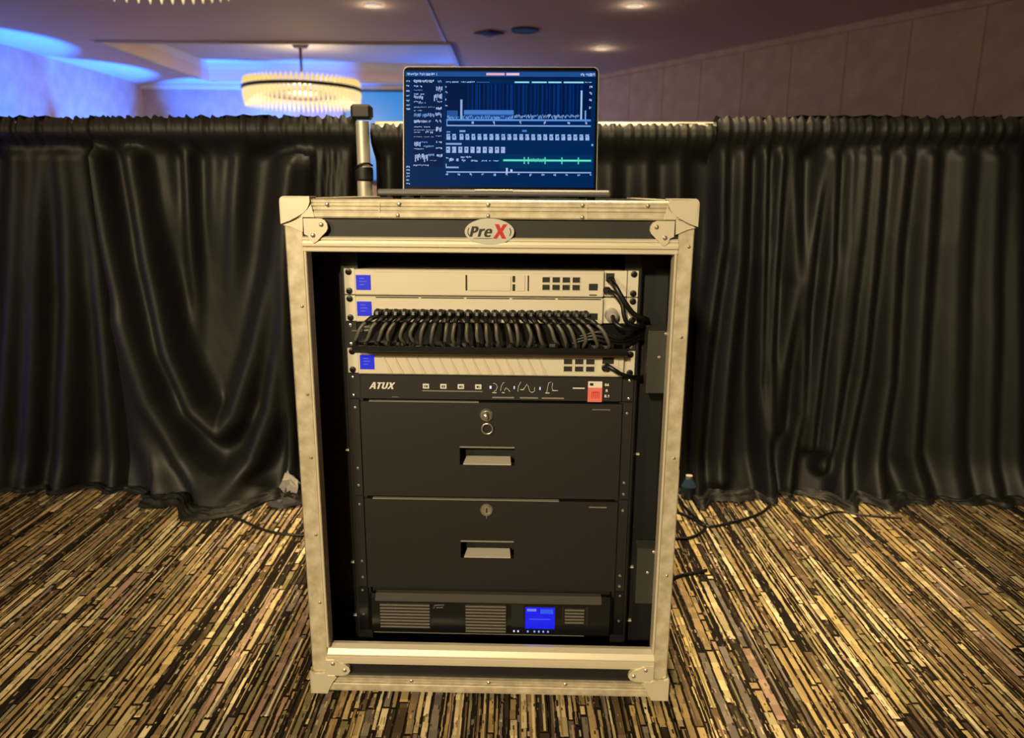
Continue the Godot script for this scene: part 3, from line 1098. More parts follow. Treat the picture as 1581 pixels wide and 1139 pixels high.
	bd.set_meta("label", "oval silver badge with black and red lettering")
	word("Pre", 0.0155, Vector3(-0.0105, 0.8205, 0.0069), M.ink, bd, 0.28)
	word("X", 0.0215, Vector3(0.0185, 0.8208, 0.0069), M.red_print, bd, 0.12)
	st = S()
	bb(st, -0.022, 0.006, 0.8102, 0.8110, 0.0064, 0.0070)
	make(st, "underline", M.ink, bd)
	for s in [-1.0, 1.0]:
		st = S()
		var arc: Array = []
		for i in 7:
			var a := -0.55 + 1.1 * i / 6.0
			arc.append(Vector3(0.002 + s * (0.020 + 0.0125 * cos(a)) , 0.8205 + 0.011 * sin(a), 0.0067))
		tube(st, arc, 0.0007, 5)
		make(st, "bracket_mark", M.ink, bd)

	# backs of the recessed catches on the right inner wall, and screws on both inner walls
	for y in [0.615, 0.235]:
		st = S()
		var xf := Transform3D(Basis(Vector3(0, 0, 1), Vector3(0, 1, 0), Vector3(-1, 0, 0)), Vector3(0.2965, y, 0))
		var hx := PackedVector2Array([Vector2(-0.045, -0.045), Vector2(-0.062, -0.02), Vector2(-0.062, 0.04), Vector2(-0.05, 0.055), Vector2(-0.028, 0.05), Vector2(-0.024, -0.052)])
		prism(st, hx, 0.0, 0.042, xf)
		var lb := make(st, "catch_box", mat(col(50, 50, 47), 0.45, 0.2), c)
		rivets(lb, [Vector3(0.273, y + 0.008, -0.0225), Vector3(0.282, y + 0.046, -0.024), Vector3(0.290, y - 0.04, -0.022)], 0.0028)
	for y in [0.62, 0.55, 0.49, 0.35, 0.24]:
		st = S()
		lathe(st, [Vector2(0.003, 0), Vector2(0.002, 0.0015), Vector2(0, 0.002)], 8, Transform3D(Basis(Vector3.BACK, -PI / 2), Vector3(-0.2965, y, -0.045)))
		make(st, "screw", M.screw, c)

# ------------------------------------------------------------------ what is bolted into the rack
func unit(called: String, label: String, category: String, group := "") -> Node3D:
	return thing(called, label, category, CT, group)

func hole_screws(t: Node, y0: float, y1: float, m: Material, r := 0.0055) -> void:
	var st := S()
	lathe(st, [Vector2(r, 0), Vector2(r * 0.9, 0.0022), Vector2(r * 0.5, 0.0026), Vector2(r * 0.35, 0.0012), Vector2(0, 0.0012)], 14, Transform3D(Basis(Vector3.RIGHT, PI / 2), Vector3.ZERO))
	var ms := mesh_of(st, m)
	for x in [-0.2335, 0.2335]:
		for y in [y0 + 0.0065, y1 - 0.0065]:
			put(ms, "screw", Vector3(x, y, RZ), t)

func ears(t: Node, y0: float, y1: float, m: Material) -> void:
	for s in [-1.0, 1.0]:
		var st := S()
		bb(st, s * 0.2235, s * 0.2413, y0 + 0.0008, y1 - 0.0008, RZ - 0.003, RZ, 0.0006)
		make(st, "ear", m, t)

func touch_screen(t: Node, x0: float, x1: float, y0: float, y1: float, z: float) -> void:
	var st := S()
	bb(st, x0, x1, y0, y1, z, z + 0.0012, 0.0004)
	var s := make(st, "touch_screen", M.blue_screen, t)
	s.set_meta("label", "small glowing blue square screen")
	st = S()
	for k in 3:
		bb(st, x0 + 0.006, x0 + 0.014 + 0.003 * (k % 2), y1 - 0.006 - k * 0.005, y1 - 0.0052 - k * 0.005, z + 0.0012, z + 0.0014)
	make(st, "screen_text", M.blue_pixel, s)

func ports(t: Node, x0: float, x1: float, y0: float, y1: float, nx: int, ny: int, z: float) -> void:
	var w := (x1 - x0) / nx
	var h := (y1 - y0) / ny
	for i in nx:
		for j in ny:
			var st := S()
			var a := x0 + i * w + w * 0.08
			var b := x0 + (i + 1) * w - w * 0.08
			var c := y0 + j * h + h * 0.08
			var d := y0 + (j + 1) * h - h * 0.08
			# a socket: dark well with a proud rim
			bb(st, a, b, c, d, z - 0.002, z + 0.0004)
			var p := make(st, "port", M.port, t)
			st = S()
			bb(st, a, b, d - 0.0008, d, z, z + 0.0012)
			bb(st, a, b, c, c + 0.0008, z, z + 0.0012)
			bb(st, a, a + 0.0008, c, d, z, z + 0.0012)
			bb(st, b - 0.0008, b, c, d, z, z + 0.0012)
			make(st, "rim", M.silver_edge, p)

func slab(t: Node, called: String, m: Material, x0: float, x1: float, y0: float, y1: float, z0: float, z1: float, bev := 0.0004) -> MeshInstance3D:
	var st := S()
	bb(st, x0, x1, y0, y1, z0, z1, bev)
	return make(st, called, m, t)

func rack() -> void:
	var F := RZ + 0.009        # proud faces of the silver units
	# --- the silver recorder at the top
	var y1 := RACK_TOP
	var y0 := y1 - U
	var t := unit("rack_recorder", "silver rack unit with eight square ports, topmost in case", "network unit")
	ears(t, y0, y1, M.silver)
	hole_screws(t, y0, y1, M.black_screw)
	slab(t, "chassis", M.silver_edge, -0.219, 0.219, y0 + 0.002, y1 - 0.002, RZ - 0.33, RZ - 0.002)
	slab(t, "front_panel", M.silver, -0.2225, 0.1845, y0 + 0.001, y1 - 0.001, RZ - 0.002, F, 0.0016)
	slab(t, "side_bay", M.silver_edge, 0.1855, 0.2225, y0 + 0.001, y1 - 0.001, RZ - 0.004, RZ, 0.0008)
	slab(t, "seam", M.silver_edge, -0.19, 0.183, y1 - 0.0055, y1 - 0.0045, F, F + 0.0006)
	touch_screen(t, -0.2195, -0.1955, y0 + 0.0095, y1 - 0.0105, F)
	for b in [[-0.0405, -0.0375], [0.0605, 0.063]]:
		slab(t, "slot", M.port, b[0], b[1], y0 + 0.010, y1 - 0.009, F - 0.001, F + 0.0004)
	slab(t, "bay_door", M.silver, -0.036, 0.0335, y0 + 0.010, y1 - 0.010, F, F + 0.0014, 0.0005)
	slab(t, "latch_slot", M.port, 0.036, 0.0405, y0 + 0.024, y1 - 0.010, F - 0.001, F + 0.0004)
	slab(t, "latch_slot", M.port, 0.036, 0.0405, y0 + 0.010, y0 + 0.021, F - 0.001, F + 0.0004)
	slab(t, "latch", M.silver, 0.042, 0.0565, y0 + 0.010, y1 - 0.009, F, F + 0.0014, 0.0005)
	ports(t, 0.0825, 0.1475, y0 + 0.0105, y1 - 0.0095, 4, 2, F)
	slab(t, "port", M.port, 0.160, 0.1745, y0 + 0.012, y0 + 0.023, F - 0.001, F + 0.0005)
	slab(t, "reset_slit", M.port, 0.161, 0.1735, y0 + 0.0035, y0 + 0.0055, F - 0.001, F + 0.0005)
	slab(t, "power_socket", M.port, 0.188, 0.2015, y0 + 0.026, y1 - 0.005, RZ - 0.001, RZ + 0.0015)

	# --- the silver switch that the patch cables leave from
	y1 = RACK_TOP - U
	y0 = y1 - U
	t = unit("network_switch", "silver network switch with a full row of patch cables plugged in", "network switch", "silver network switches")
	ears(t, y0, y1, M.silver)
	hole_screws(t, y0, y1, M.black_screw)
	slab(t, "chassis", M.silver_edge, -0.219, 0.219, y0 + 0.002, y1 - 0.002, RZ - 0.33, RZ - 0.002)
	slab(t, "front_panel", M.silver, -0.2225, 0.1845, y0 + 0.001, y1 - 0.001, RZ - 0.002, F, 0.0016)
	slab(t, "side_bay", M.silver_edge, 0.1855, 0.2225, y0 + 0.001, y1 - 0.001, RZ - 0.004, RZ, 0.0008)
	touch_screen(t, -0.2195, -0.1955, y0 + 0.011, y1 - 0.0095, F)
	for i in 5:
		slab(t, "vent_slot", M.port, -0.188 + i * 0.0745, -0.1175 + i * 0.0745, y1 - 0.0035, y1 - 0.0018, F - 0.001, F + 0.0005)
	slab(t, "port", M.port, 0.163, 0.176, y0 + 0.008, y0 + 0.019, F - 0.001, F + 0.0005)
	for i in 24:
		var px := -0.178 + i * (0.328 / 23.0)
		slab(t, "port", M.port, px - 0.006, px + 0.006, y0 + 0.010, y0 + 0.022, F - 0.001, F + 0.0004)

	# --- black cable manager with fingers
	y1 = RACK_TOP - 2 * U
	y0 = y1 - U
	t = unit("cable_manager", "black cable manager tray with finger combs under the patch cables", "cable manager")
	ears(t, y0, y1, M.black_metal)
	hole_screws(t, y0, y1, M.screw, 0.003)
	slab(t, "back_plate", M.black_gloss, -0.2235, 0.2235, y0 + 0.001, y1 - 0.001, RZ - 0.004, RZ - 0.001, 0.0006)
	slab(t, "shelf", M.black_gloss, -0.222, 0.222, y0 + 0.001, y0 + 0.004, RZ - 0.002, RZ + 0.047, 0.0008)
	slab(t, "lip", M.black_gloss, -0.222, 0.222, y0 + 0.004, y0 + 0.0125, RZ + 0.0445, RZ + 0.047, 0.0008)
	for i in 25:
		var px := -0.216 + i * 0.018
		slab(t, "finger", M.black_gloss, px - 0.002, px + 0.002, y0 + 0.0125, y0 + 0.0205, RZ + 0.0435, RZ + 0.047, 0.0008)
	for b in [[-0.232, -0.214, 0.028], [-0.211, -0.199, 0.0345], [-0.211, -0.201, 0.0285]]:
		slab(t, "clip", M.chrome, b[0], b[1], y0 + b[2], y0 + b[2] + 0.002, RZ, RZ + 0.004)

	patch_cables(F)

	# --- the third silver unit
	y1 = RACK_TOP - 3 * U
	y0 = y1 - U
	t = unit("network_switch", "silver network switch with six square ports below the cable manager", "network switch", "silver network switches")
	ears(t, y0, y1, M.silver)
	hole_screws(t, y0, y1, M.black_screw)
	slab(t, "chassis", M.silver_edge, -0.219, 0.219, y0 + 0.002, y1 - 0.002, RZ - 0.33, RZ - 0.002)
	slab(t, "front_panel", M.silver, -0.2225, 0.2225, y0 + 0.001, y1 - 0.001, RZ - 0.002, F, 0.0016)
	touch_screen(t, -0.2185, -0.1945, y0 + 0.0095, y1 - 0.0105, F)
	ports(t, 0.120, 0.1755, y0 + 0.008, y1 - 0.0115, 3, 2, F)
	for i in 15:  # raised strips shaped after slanted streaks of light across the panel
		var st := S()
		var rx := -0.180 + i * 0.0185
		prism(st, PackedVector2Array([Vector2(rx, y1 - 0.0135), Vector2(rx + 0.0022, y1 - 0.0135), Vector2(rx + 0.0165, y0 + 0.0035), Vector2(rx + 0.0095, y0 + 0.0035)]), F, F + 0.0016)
		make(st, "light_streak", M.alu_bright, t)
	slab(t, "socket_plate", M.silver, 0.183, 0.2135, y0 + 0.004, y1 - 0.005, F, F + 0.0012, 0.0004)
	slab(t, "power_socket", M.port, 0.186, 0.205, y0 + 0.0235, y1 - 0.010, F, F + 0.0018)

	# power cords at the right of the silver units
	for q in [
		["thick black power cord from the top silver unit's socket", [Vector3(0.193, 0.742, F - 0.006), Vector3(0.2, 0.735, F + 0.02), Vector3(0.214, 0.712, F + 0.026), Vector3(0.232, 0.69, F + 0.02), Vector3(0.256, 0.678, F), Vector3(0.266, 0.66, F - 0.05)], 0.0042],
		["black cord arching down past the plugged silver switch", [Vector3(0.187, 0.726, F - 0.004), Vector3(0.2, 0.722, F + 0.015), Vector3(0.212, 0.706, F + 0.02), Vector3(0.216, 0.688, F + 0.022), Vector3(0.222, 0.676, F + 0.02), Vector3(0.24, 0.668, F + 0.01), Vector3(0.268, 0.662, F - 0.03)], 0.0036],
		["short black cord bent out of the six port switch", [Vector3(0.189, 0.597, F + 0.001), Vector3(0.193, 0.603, F + 0.016), Vector3(0.205, 0.597, F + 0.022), Vector3(0.217, 0.589, F + 0.016), Vector3(0.232, 0.583, F + 0.004), Vector3(0.256, 0.575, F - 0.02), Vector3(0.27, 0.58, F - 0.06)], 0.0036]]:
		var pc := unit("power_cable", q[0], "power cord", "power cords in the rack")
		var st := S()
		tube(st, curve(q[1], 8), q[2], 8)
		make(st, "cord", M.cord, pc)
		st = S()
		var p0: Vector3 = q[1][0]
		box(st, p0 + Vector3(0.002, 0.0, 0.005), Vector3(0.012, 0.009, 0.014), 0.002)
		make(st, "plug", M.cord, pc)
	var mp := unit("cable_plug", "round grey cable plug beside the plugged silver switch", "plug")
	var st2 := S()
	lathe(st2, [Vector2(0, 0.022), Vector2(0.006, 0.021), Vector2(0.0105, 0.016), Vector2(0.0115, 0.0), Vector2(0, 0)], 16, Transform3D(Basis(Vector3.RIGHT, PI / 2), Vector3(0.199, 0.684, F - 0.008)))
	make(st2, "plug_body", M.plastic_wrap, mp)
	st2 = S()
	tube(st2, curve([Vector3(0.199, 0.684, F + 0.012), Vector3(0.202, 0.676, F + 0.026), Vector3(0.216, 0.668, F + 0.03), Vector3(0.236, 0.664, F + 0.012), Vector3(0.258, 0.668, F - 0.03)], 8), 0.004, 8)
	make(st2, "cord", M.cord, mp)

	# --- the black matrix unit
	y1 = RACK_TOP - 4 * U
	y0 = y1 - U
	t = unit("matrix_unit", "black rack unit with white lettering, buttons and a red sticker", "audio unit")
	slab(t, "front_panel", M.black_metal, -0.2413, 0.2413, y0 + 0.0008, y1 - 0.0008, RZ - 0.003, RZ, 0.0008)
	slab(t, "face", M.black_metal, -0.2215, 0.2215, y0 + 0.001, y1 - 0.001, RZ, RZ + 0.004, 0.001)
	slab(t, "chassis", M.rail, -0.217, 0.217, y0 + 0.002, y1 - 0.002, RZ - 0.3, RZ - 0.003)
	hole_screws(t, y0, y1, M.screw, 0.0024)
	var G := RZ + 0.004
	word("ATUX", 0.0115, Vector3(-0.1835, (y0 + y1) / 2 + 0.002, G + 0.0003), M.white_print, t, 0.35)
	slab(t, "print_mark", M.grey_print, -0.168, -0.157, y0 + 0.0045, y0 + 0.0053, G, G + 0.0003, 0.0)
	slab(t, "ir_window", M.port, -0.212, -0.201, y1 - 0.017, y1 - 0.0135, G, G + 0.0004)
	for i in 4:
		var bx := -0.109 + i * 0.0295
		var b := slab(t, "button", M.white_print, bx - 0.0055, bx + 0.0055, y0 + 0.0205, y0 + 0.029, G, G + 0.002, 0.0006)
		slab(b, "symbol", M.ink, bx - 0.0028, bx + 0.0028, y0 + 0.023, y0 + 0.0265, G + 0.002, G + 0.0022, 0.0)
		slab(b, "symbol_bar", M.white_print, bx - 0.0012 + 0.0006 * i, bx + 0.0002 + 0.0006 * i, y0 + 0.0236, y0 + 0.0258, G + 0.0022, G + 0.0024, 0.0)
	slab(t, "print_line", M.grey_print, -0.1155, -0.0135, y0 + 0.0155, y0 + 0.0173, G, G + 0.0003, 0.0)
	# printed signal drawing and keys beside the buttons
	for p in [[0.0, 0.0235, 0.0032], [0.04, 0.0235, 0.0018], [0.0835, 0.0225, 0.002]]:
		slab(t, "indicator_light", M.white_led, p[0] - p[2] / 2, p[0] + p[2] / 2, y0 + p[1] - 0.002, y0 + p[1] + 0.003, G, G + 0.0006, 0.0)
	var lines := [
		[[0.004, 0.031], [0.009, 0.030], [0.0115, 0.025], [0.0095, 0.019], [0.0055, 0.0165]],
		[[0.017, 0.018], [0.018, 0.026], [0.0215, 0.032], [0.0235, 0.0325]],
		[[0.0235, 0.0185], [0.026, 0.0235], [0.030, 0.0205], [0.033, 0.0165]],
		[[0.046, 0.017], [0.047, 0.026], [0.051, 0.034]], [[0.055, 0.0215], [0.058, 0.024], [0.061, 0.030], [0.064, 0.026], [0.066, 0.018], [0.070, 0.0155], [0.074, 0.018], [0.0745, 0.025]],
		[[0.095, 0.0165], [0.0965, 0.026], [0.098, 0.033], [0.102, 0.0345]], [[0.1045, 0.033], [0.1035, 0.024], [0.106, 0.0195], [0.114, 0.0195]]]
	for ln in lines:
		var st := S()
		var pts: Array = []
		for p in ln:
			pts.append(Vector3(p[0], y0 + p[1], G + 0.0002))
		tube(st, pts, 0.00045, 5)
		make(st, "printed_line", M.white_print, t)
	for p in [[0.0065, 0.0145, 0.007], [0.0215, 0.0148, 0.0045], [0.0535, 0.0205, 0.006], [0.096, 0.0152, 0.007], [0.1075, 0.0196, 0.007]]:
		slab(t, "print_mark", M.white_print, p[0] - p[2] / 2, p[0] + p[2] / 2, y0 + p[1] - 0.0006, y0 + p[1] + 0.0006, G, G + 0.0003, 0.0)
	for b in [[0.003, 0.0405], [0.0495, 0.081], [0.0865, 0.1245]]:
		slab(t, "key_bar", M.grey_print, b[0], b[1], y0 + 0.005, y0 + 0.0076, G, G + 0.0018, 0.0005)
	slab(t, "print_mark", M.white_print, 0.1385, 0.1585, y0 + 0.0232, y0 + 0.0252, G, G + 0.0003, 0.0)
	var stick := slab(t, "sticker", M.pink, 0.164, 0.188, y0 + 0.0005, y0 + 0.0365, G, G + 0.0003, 0.0)
	stick.set_meta("label", "red and white asset sticker")
	slab(stick, "sticker_head", M.white_print, 0.1642, 0.1878, y0 + 0.0255, y0 + 0.0363, G + 0.0003, G + 0.0005, 0.0)
	slab(stick, "sticker_mark", M.ink, 0.167, 0.173, y0 + 0.029, y0 + 0.0335, G + 0.0005, G + 0.0006, 0.0)
	for i in 5:
		slab(stick, "sticker_mark", M.red_print, 0.1705 + i * 0.003, 0.1717 + i * 0.003, y0 + 0.0065 + 0.001 * (i % 2), y0 + 0.0175, G + 0.0003, G + 0.0005, 0.0)
	slab(stick, "sticker_mark", M.red_print, 0.1705, 0.1838, y0 + 0.0172, y0 + 0.0184, G + 0.0003, G + 0.0005, 0.0)
	word("04", 0.0036, Vector3(0.1955, y0 + 0.0305, G + 0.0002), M.white_print, t, 0.0)
	word("R", 0.0036, Vector3(0.1955, y0 + 0.0205, G + 0.0002), M.white_print, t, 0.0)
	word("0.1", 0.0036, Vector3(0.1965, y0 + 0.011, G + 0.0002), M.white_print, t, 0.0)

	# --- two drawers
	drawer(5, "black rack drawer with key ring hanging from its lock", true)
	drawer(9, "black rack drawer with bare round lock, above the power supply", false)
	power_supply()

func patch_cables(F: float) -> void:
	var y := RACK_TOP - 2 * U + 0.0165
	var floor_y := RACK_TOP - 3 * U + 0.006
	var r := RandomNumberGenerator.new()
	r.seed = 5
	for i in 24:
		var px := -0.178 + i * (0.328 / 23.0)
		var c := (px + 0.02) / 0.17          # -1 .. 1 across the row
		var t := unit("patch_cable", "black patch cable plugged into the silver switch, drooping into tray", "cable", "patch cables in the switch")
		var lean := c * 0.02 + r.randf_range(-0.002, 0.002)
		var st := S()
		# boot: a humped block that tips downwards
		var p0 := Vector3(px, y, F)
		var p1 := Vector3(px + lean * 0.25, y - 0.001, F + 0.013)
		var p2 := Vector3(px + lean * 0.8, y - 0.0065, F + 0.026)
		box(st, p0 + Vector3(0, 0.0005, 0.005), Vector3(0.0112, 0.0125, 0.013), 0.002)
		make(st, "plug", M.boot, t)
		st = S()
		box(st, p1 + Vector3(0, 0.002, 0.002), Vector3(0.0122, 0.0145, 0.0165), 0.004, Basis(Vector3.RIGHT, 0.45))
		make(st, "boot", M.boot, t)
		st = S()
		var drop := r.randf_range(0.0, 0.006)
		tube(st, curve([p1, p2, Vector3(px + lean * 1.5, y - 0.017, F + 0.034), Vector3(px + lean * 1.95, y - 0.029 - drop, F + 0.0335), Vector3(px + lean * 2.1 + r.randf_range(-0.006, 0.006), floor_y + 0.004 + r.randf_range(0, 0.004), F + 0.020), Vector3(px + lean * 2.1 + r.randf_range(-0.012, 0.012), floor_y + 0.003, F + 0.002)], 7), 0.0031, 8)
		make(st, "cord", M.cable, t)
		st = S()
		tube(st, [p1 + Vector3(0, -0.001, 0.006), p2 + Vector3(0, 0.0005, -0.002), p2 + Vector3(lean * 0.4, -0.006, 0.0055)], 0.0042, 8)
		make(st, "strain_relief", M.boot, t)
	# one bundle leaves sideways to the right
	for k in 3:
		var t := unit("cable_run", "black cable swept sideways from the patch field to the rail", "cable", "cables leaving the patch field")
		var st := S()
		var o := k * 0.006
		tube(st, curve([Vector3(0.135 + o, floor_y + 0.012 + o, F + 0.024), Vector3(0.165 + o, floor_y + 0.02 + o, F + 0.03), Vector3(0.195 + o, floor_y + 0.014 + o * 0.6, F + 0.026), Vector3(0.225, floor_y + 0.009 + o, F + 0.008), Vector3(0.258, floor_y + 0.012 + o, F - 0.03)], 8), 0.0033, 8)
		make(st, "cord", M.cord, t)

func drawer(k: int, label: String, keyed: bool) -> void:
	var y1 := RACK_TOP - k * U
	var y0 := y1 - 4 * U
	var t := unit("drawer_unit", label, "drawer", "black rack drawers")
	for s in [-1.0, 1.0]:
		var st := S()
		bb(st, s * 0.2245, s * 0.2413, y0 + 0.001, y1 - 0.001, RZ - 0.003, RZ, 0.0007)
		make(st, "flange", M.black_metal, t)
	var cx := -0.006
	var hy: float = y0 + 0.0785 if keyed else y0 + 0.08
	var hw := 0.0475
	var hh := 0.0165
	var f := RZ + 0.003
	# the front with its handle opening
	var st := S()
	bb(st, -0.2225, 0.2225, hy + hh, y1 - 0.0035, RZ - 0.012, f)
	bb(st, -0.2225, 0.2225, y0 + 0.002, hy - hh, RZ - 0.012, f)
	bb(st, -0.2225, cx - hw, hy - hh, hy + hh, RZ - 0.012, f)
	bb(st, cx + hw, 0.2225, hy - hh, hy + hh, RZ - 0.012, f)
	make(st, "front", M.black_metal, t)
	slab(t, "box", M.rail, -0.215, 0.215, y0 + 0.006, y1 - 0.01, RZ - 0.36, RZ - 0.04)
	# recessed pull: dark cup, rolled top edge and a sloping metal lip
	st = S()
	bb(st, cx - hw, cx + hw, hy - hh, hy + hh, RZ - 0.034, RZ - 0.031)
	bb(st, cx - hw - 0.001, cx - hw, hy - hh, hy + hh, RZ - 0.034, RZ)
	bb(st, cx + hw, cx + hw + 0.001, hy - hh, hy + hh, RZ - 0.034, RZ)
	var pull := make(st, "pull_cup", M.port, t)
	slab(pull, "top_edge", M.grey_print, cx - hw, cx + hw, hy + hh - 0.002, hy + hh + 0.0008, f - 0.004, f + 0.0015, 0.0008)
	st = S()
	quad(st, Vector3(cx - hw + 0.006, hy - hh + 0.0015, f - 0.001), Vector3(cx + hw - 0.006, hy - hh + 0.0015, f - 0.001), Vector3(cx + hw - 0.008, hy - hh + 0.0085, f - 0.022), Vector3(cx - hw + 0.010, hy - hh + 0.0085, f - 0.022), Vector3(0, 1, 0.5))
	quad(st, Vector3(cx - hw + 0.006, hy - hh + 0.0015, f - 0.001), Vector3(cx + hw - 0.006, hy - hh + 0.0015, f - 0.001), Vector3(cx + hw - 0.006, hy - hh - 0.0005, f - 0.001), Vector3(cx - hw + 0.006, hy - hh - 0.0005, f - 0.001), Vector3(0, 0, 1))
	make(st, "metal_lip", M.pull, pull)
	# lock
	var ly: float = y1 - 0.0255 if keyed else y1 - 0.0215
	var lx := -0.007
	var face := Basis(Vector3.RIGHT, PI / 2)
	st = S()
	lathe(st, [Vector2(0.0115, 0.0), Vector2(0.0115, 0.002), Vector2(0.0095, 0.0042), Vector2(0.0075, 0.0045), Vector2(0.0068, 0.0028), Vector2(0.0, 0.0028)], 24, Transform3D(face, Vector3(lx, ly, f)))
	var lock := make(st, "lock", M.chrome, t)
	if keyed:
		st = S()
		lathe(st, [Vector2(0.0, 0.012), Vector2(0.003, 0.011), Vector2(0.0042, 0.006), Vector2(0.0036, 0.0), Vector2(0.0, 0.0)], 12, Transform3D(face * Basis.from_scale(Vector3(0.9, 1, 1.9)), Vector3(lx, ly + 0.001, f + 0.002)))
		make(st, "key", M.chrome, lock)
		st = S()
		var ring: Array = []
		for i in 29:
			var a := TAU * i / 28.0
			ring.append(Vector3(lx + 0.0015 + cos(a) * 0.0092, ly - 0.0235 + sin(a) * 0.0092, f + 0.003))
		tube(st, ring, 0.0017, 8)
		make(st, "key_ring", M.chrome, t)
	else:
		st = S()
		bb(st, lx - 0.001, lx + 0.001, ly - 0.004, ly + 0.004, f + 0.0028, f + 0.0034)
		make(st, "keyhole", M.ink, lock)
		st = S()
		bb(st, lx - 0.0012, lx + 0.0008, ly - 0.0165, ly - 0.012, f, f + 0.0014, 0.0004)
		make(st, "pin", M.chrome, t)
	# grey strip painting the top lip's highlight, and the small catch plate at the right
	slab(t, "lip_highlight", M.grey_print, -0.208, -0.02 if keyed else 0.12, y1 - 0.0042, y1 - 0.0024, RZ - 0.004, RZ + 0.004, 0.0006)
	slab(t, "catch_plate", M.chrome, 0.172, 0.2035, y1 - 0.0145, y1 - 0.0118, f, f + 0.0018, 0.0005)
	var sc: Array = [[-0.232, y1 - 0.016, 0], [-0.232, y0 + 0.052, 1], [0.232, y1 - 0.02, 1], [0.232, y0 + 0.032, 1], [-0.232, y0 + 0.02, 1], [0.232, y0 + 0.011, 1]]
	st = S()
	lathe(st, [Vector2(0.0028, 0), Vector2(0.0024, 0.0012), Vector2(0, 0.0018)], 10, Transform3D(face, Vector3.ZERO))
	var ms := mesh_of(st, M.screw)
	for q in sc:
		put(ms, "screw", Vector3(q[0], q[1], RZ), t)

func power_supply() -> void:
	var y1 := RACK_TOP - 13 * U
	var y0 := y1 - 2 * U
	var t := unit("power_supply", "black rack power supply with blue display and vent grilles", "power supply")
	for s in [-1.0, 1.0]:
		slab(t, "ear", M.black_gloss, s * 0.2235, s * 0.2413, y0 + 0.001, y1 - 0.001, RZ - 0.003, RZ, 0.0006)
	slab(t, "chassis", M.rail, -0.216, 0.216, y0 + 0.002, y1 - 0.003, RZ - 0.42, RZ - 0.004)
	var z := RZ + 0.016
	slab(t, "bezel", M.black_gloss, -0.2205, 0.2205, y0 + 0.004, y1 - 0.006, RZ - 0.004, z, 0.006)
	# long silver brow
	var st := S()
	rail_x(st, [Vector2(z - 0.016, y1 - 0.0045), Vector2(z - 0.006, y1 - 0.005), Vector2(z + 0.0035, y1 - 0.0125), Vector2(z + 0.0035, y1 - 0.0155), Vector2(z - 0.002, y1 - 0.0165), Vector2(z - 0.016, y1 - 0.016)], -0.207, 0.199)
	make(st, "brow", mat(col(74, 72, 68), 0.4, 0.2), t)
	st = S()
	rail_x(st, [Vector2(z + 0.0034, y1 - 0.0128), Vector2(z + 0.0042, y1 - 0.0128), Vector2(z + 0.0042, y1 - 0.0155), Vector2(z + 0.0034, y1 - 0.0155)], -0.203, 0.15)
	make(st, "brow_line", mat(col(74, 72, 68), 0.3, 0.2), t)
	var slat := mat(col(116, 112, 104), 0.45, 0.2)
	for g in [[-0.2, -0.108, 8, y1 - 0.0225], [-0.0455, 0.0295, 9, y1 - 0.0225], [0.133, 0.170, 5, y1 - 0.0265]]:
		var gr := slab(t, "grille", M.port, g[0], g[1], g[3] - g[2] * 0.0062, g[3] + 0.001, z, z + 0.0008)
		for i in g[2]:
			slab(gr, "slat", slat, g[0] + 0.001, g[1] - 0.001, g[3] - i * 0.0062 - 0.0024, g[3] - i * 0.0062 - 0.0006, z + 0.0004, z + 0.0042, 0.0005)
	slab(t, "grille_frame", M.black_metal, 0.1285, 0.1325, y0 + 0.03, y1 - 0.022, z, z + 0.0015)
	slab(t, "grille_frame", M.black_metal, 0.1705, 0.177, y0 + 0.03, y1 - 0.022, z, z + 0.0015)
	slab(t, "name_plate", M.black_metal, -0.103, -0.083, y1 - 0.031, y1 - 0.0225, z, z + 0.0012)
	st = S()
	tube(st, [Vector3(-0.102, y1 - 0.0305, z + 0.0012), Vector3(-0.1, y1 - 0.024, z + 0.0012), Vector3(-0.083, y1 - 0.0225, z + 0.0012), Vector3(-0.086, y1 - 0.028, z + 0.0012), Vector3(-0.097, y1 - 0.0285, z + 0.0012)], 0.0005, 5)
	make(st, "logo_line", M.grey_print, t)
	slab(t, "window_column", M.port, 0.038, 0.0605, y0 + 0.024, y1 - 0.02, z, z + 0.0006)
	var sc := slab(t, "display_screen", glow(col(8, 22, 235), 0.95), 0.063, 0.1165, y0 + 0.021, y1 - 0.0245, z, z + 0.0008)
	sc.set_meta("label", "glowing deep blue display")
	slab(sc, "display_text", M.blue_pixel, 0.066, 0.083, y1 - 0.0325, y1 - 0.0275, z + 0.0008, z + 0.001, 0.0)
	slab(sc, "display_text", glow(col(40, 90, 230), 0.9), 0.09, 0.113, y1 - 0.037, y1 - 0.028, z + 0.0008, z + 0.001, 0.0)
	slab(sc, "display_text", glow(col(50, 80, 250), 0.9), 0.070, 0.108, y1 - 0.0495, y1 - 0.047, z + 0.0008, z + 0.001, 0.0)
	for p in [[0.043, 0], [0.0505, 0], [0.068, 1], [0.080, 1], [0.088, 1], [0.096, 1], [0.1045, 1]]:
		slab(t, "indicator_light", M.white_led if p[1] == 0 else M.blue_led, p[0] - 0.0014, p[0] + 0.0014, y0 + 0.0138, y0 + 0.0172, z, z + 0.001, 0.0003)
	slab(t, "foot_highlight", M.grey_print, -0.213, 0.17, y0 + 0.0045, y0 + 0.0055, z - 0.006, z - 0.0045, 0.0)  # thin grey strip standing in for a highlight along the bottom
	st = S()
	lathe(st, [Vector2(0.0026, 0), Vector2(0.0022, 0.0012), Vector2(0, 0.0018)], 10, Transform3D(Basis(Vector3.RIGHT, PI / 2), Vector3.ZERO))
	var ms := mesh_of(st, M.screw)
	for q in [[-0.2335, y1 - 0.006], [-0.2335, y0 + 0.034], [0.2335, y1 - 0.008], [0.2335, y0 + 0.03]]:
		put(ms, "screw", Vector3(q[0], q[1], RZ), t)

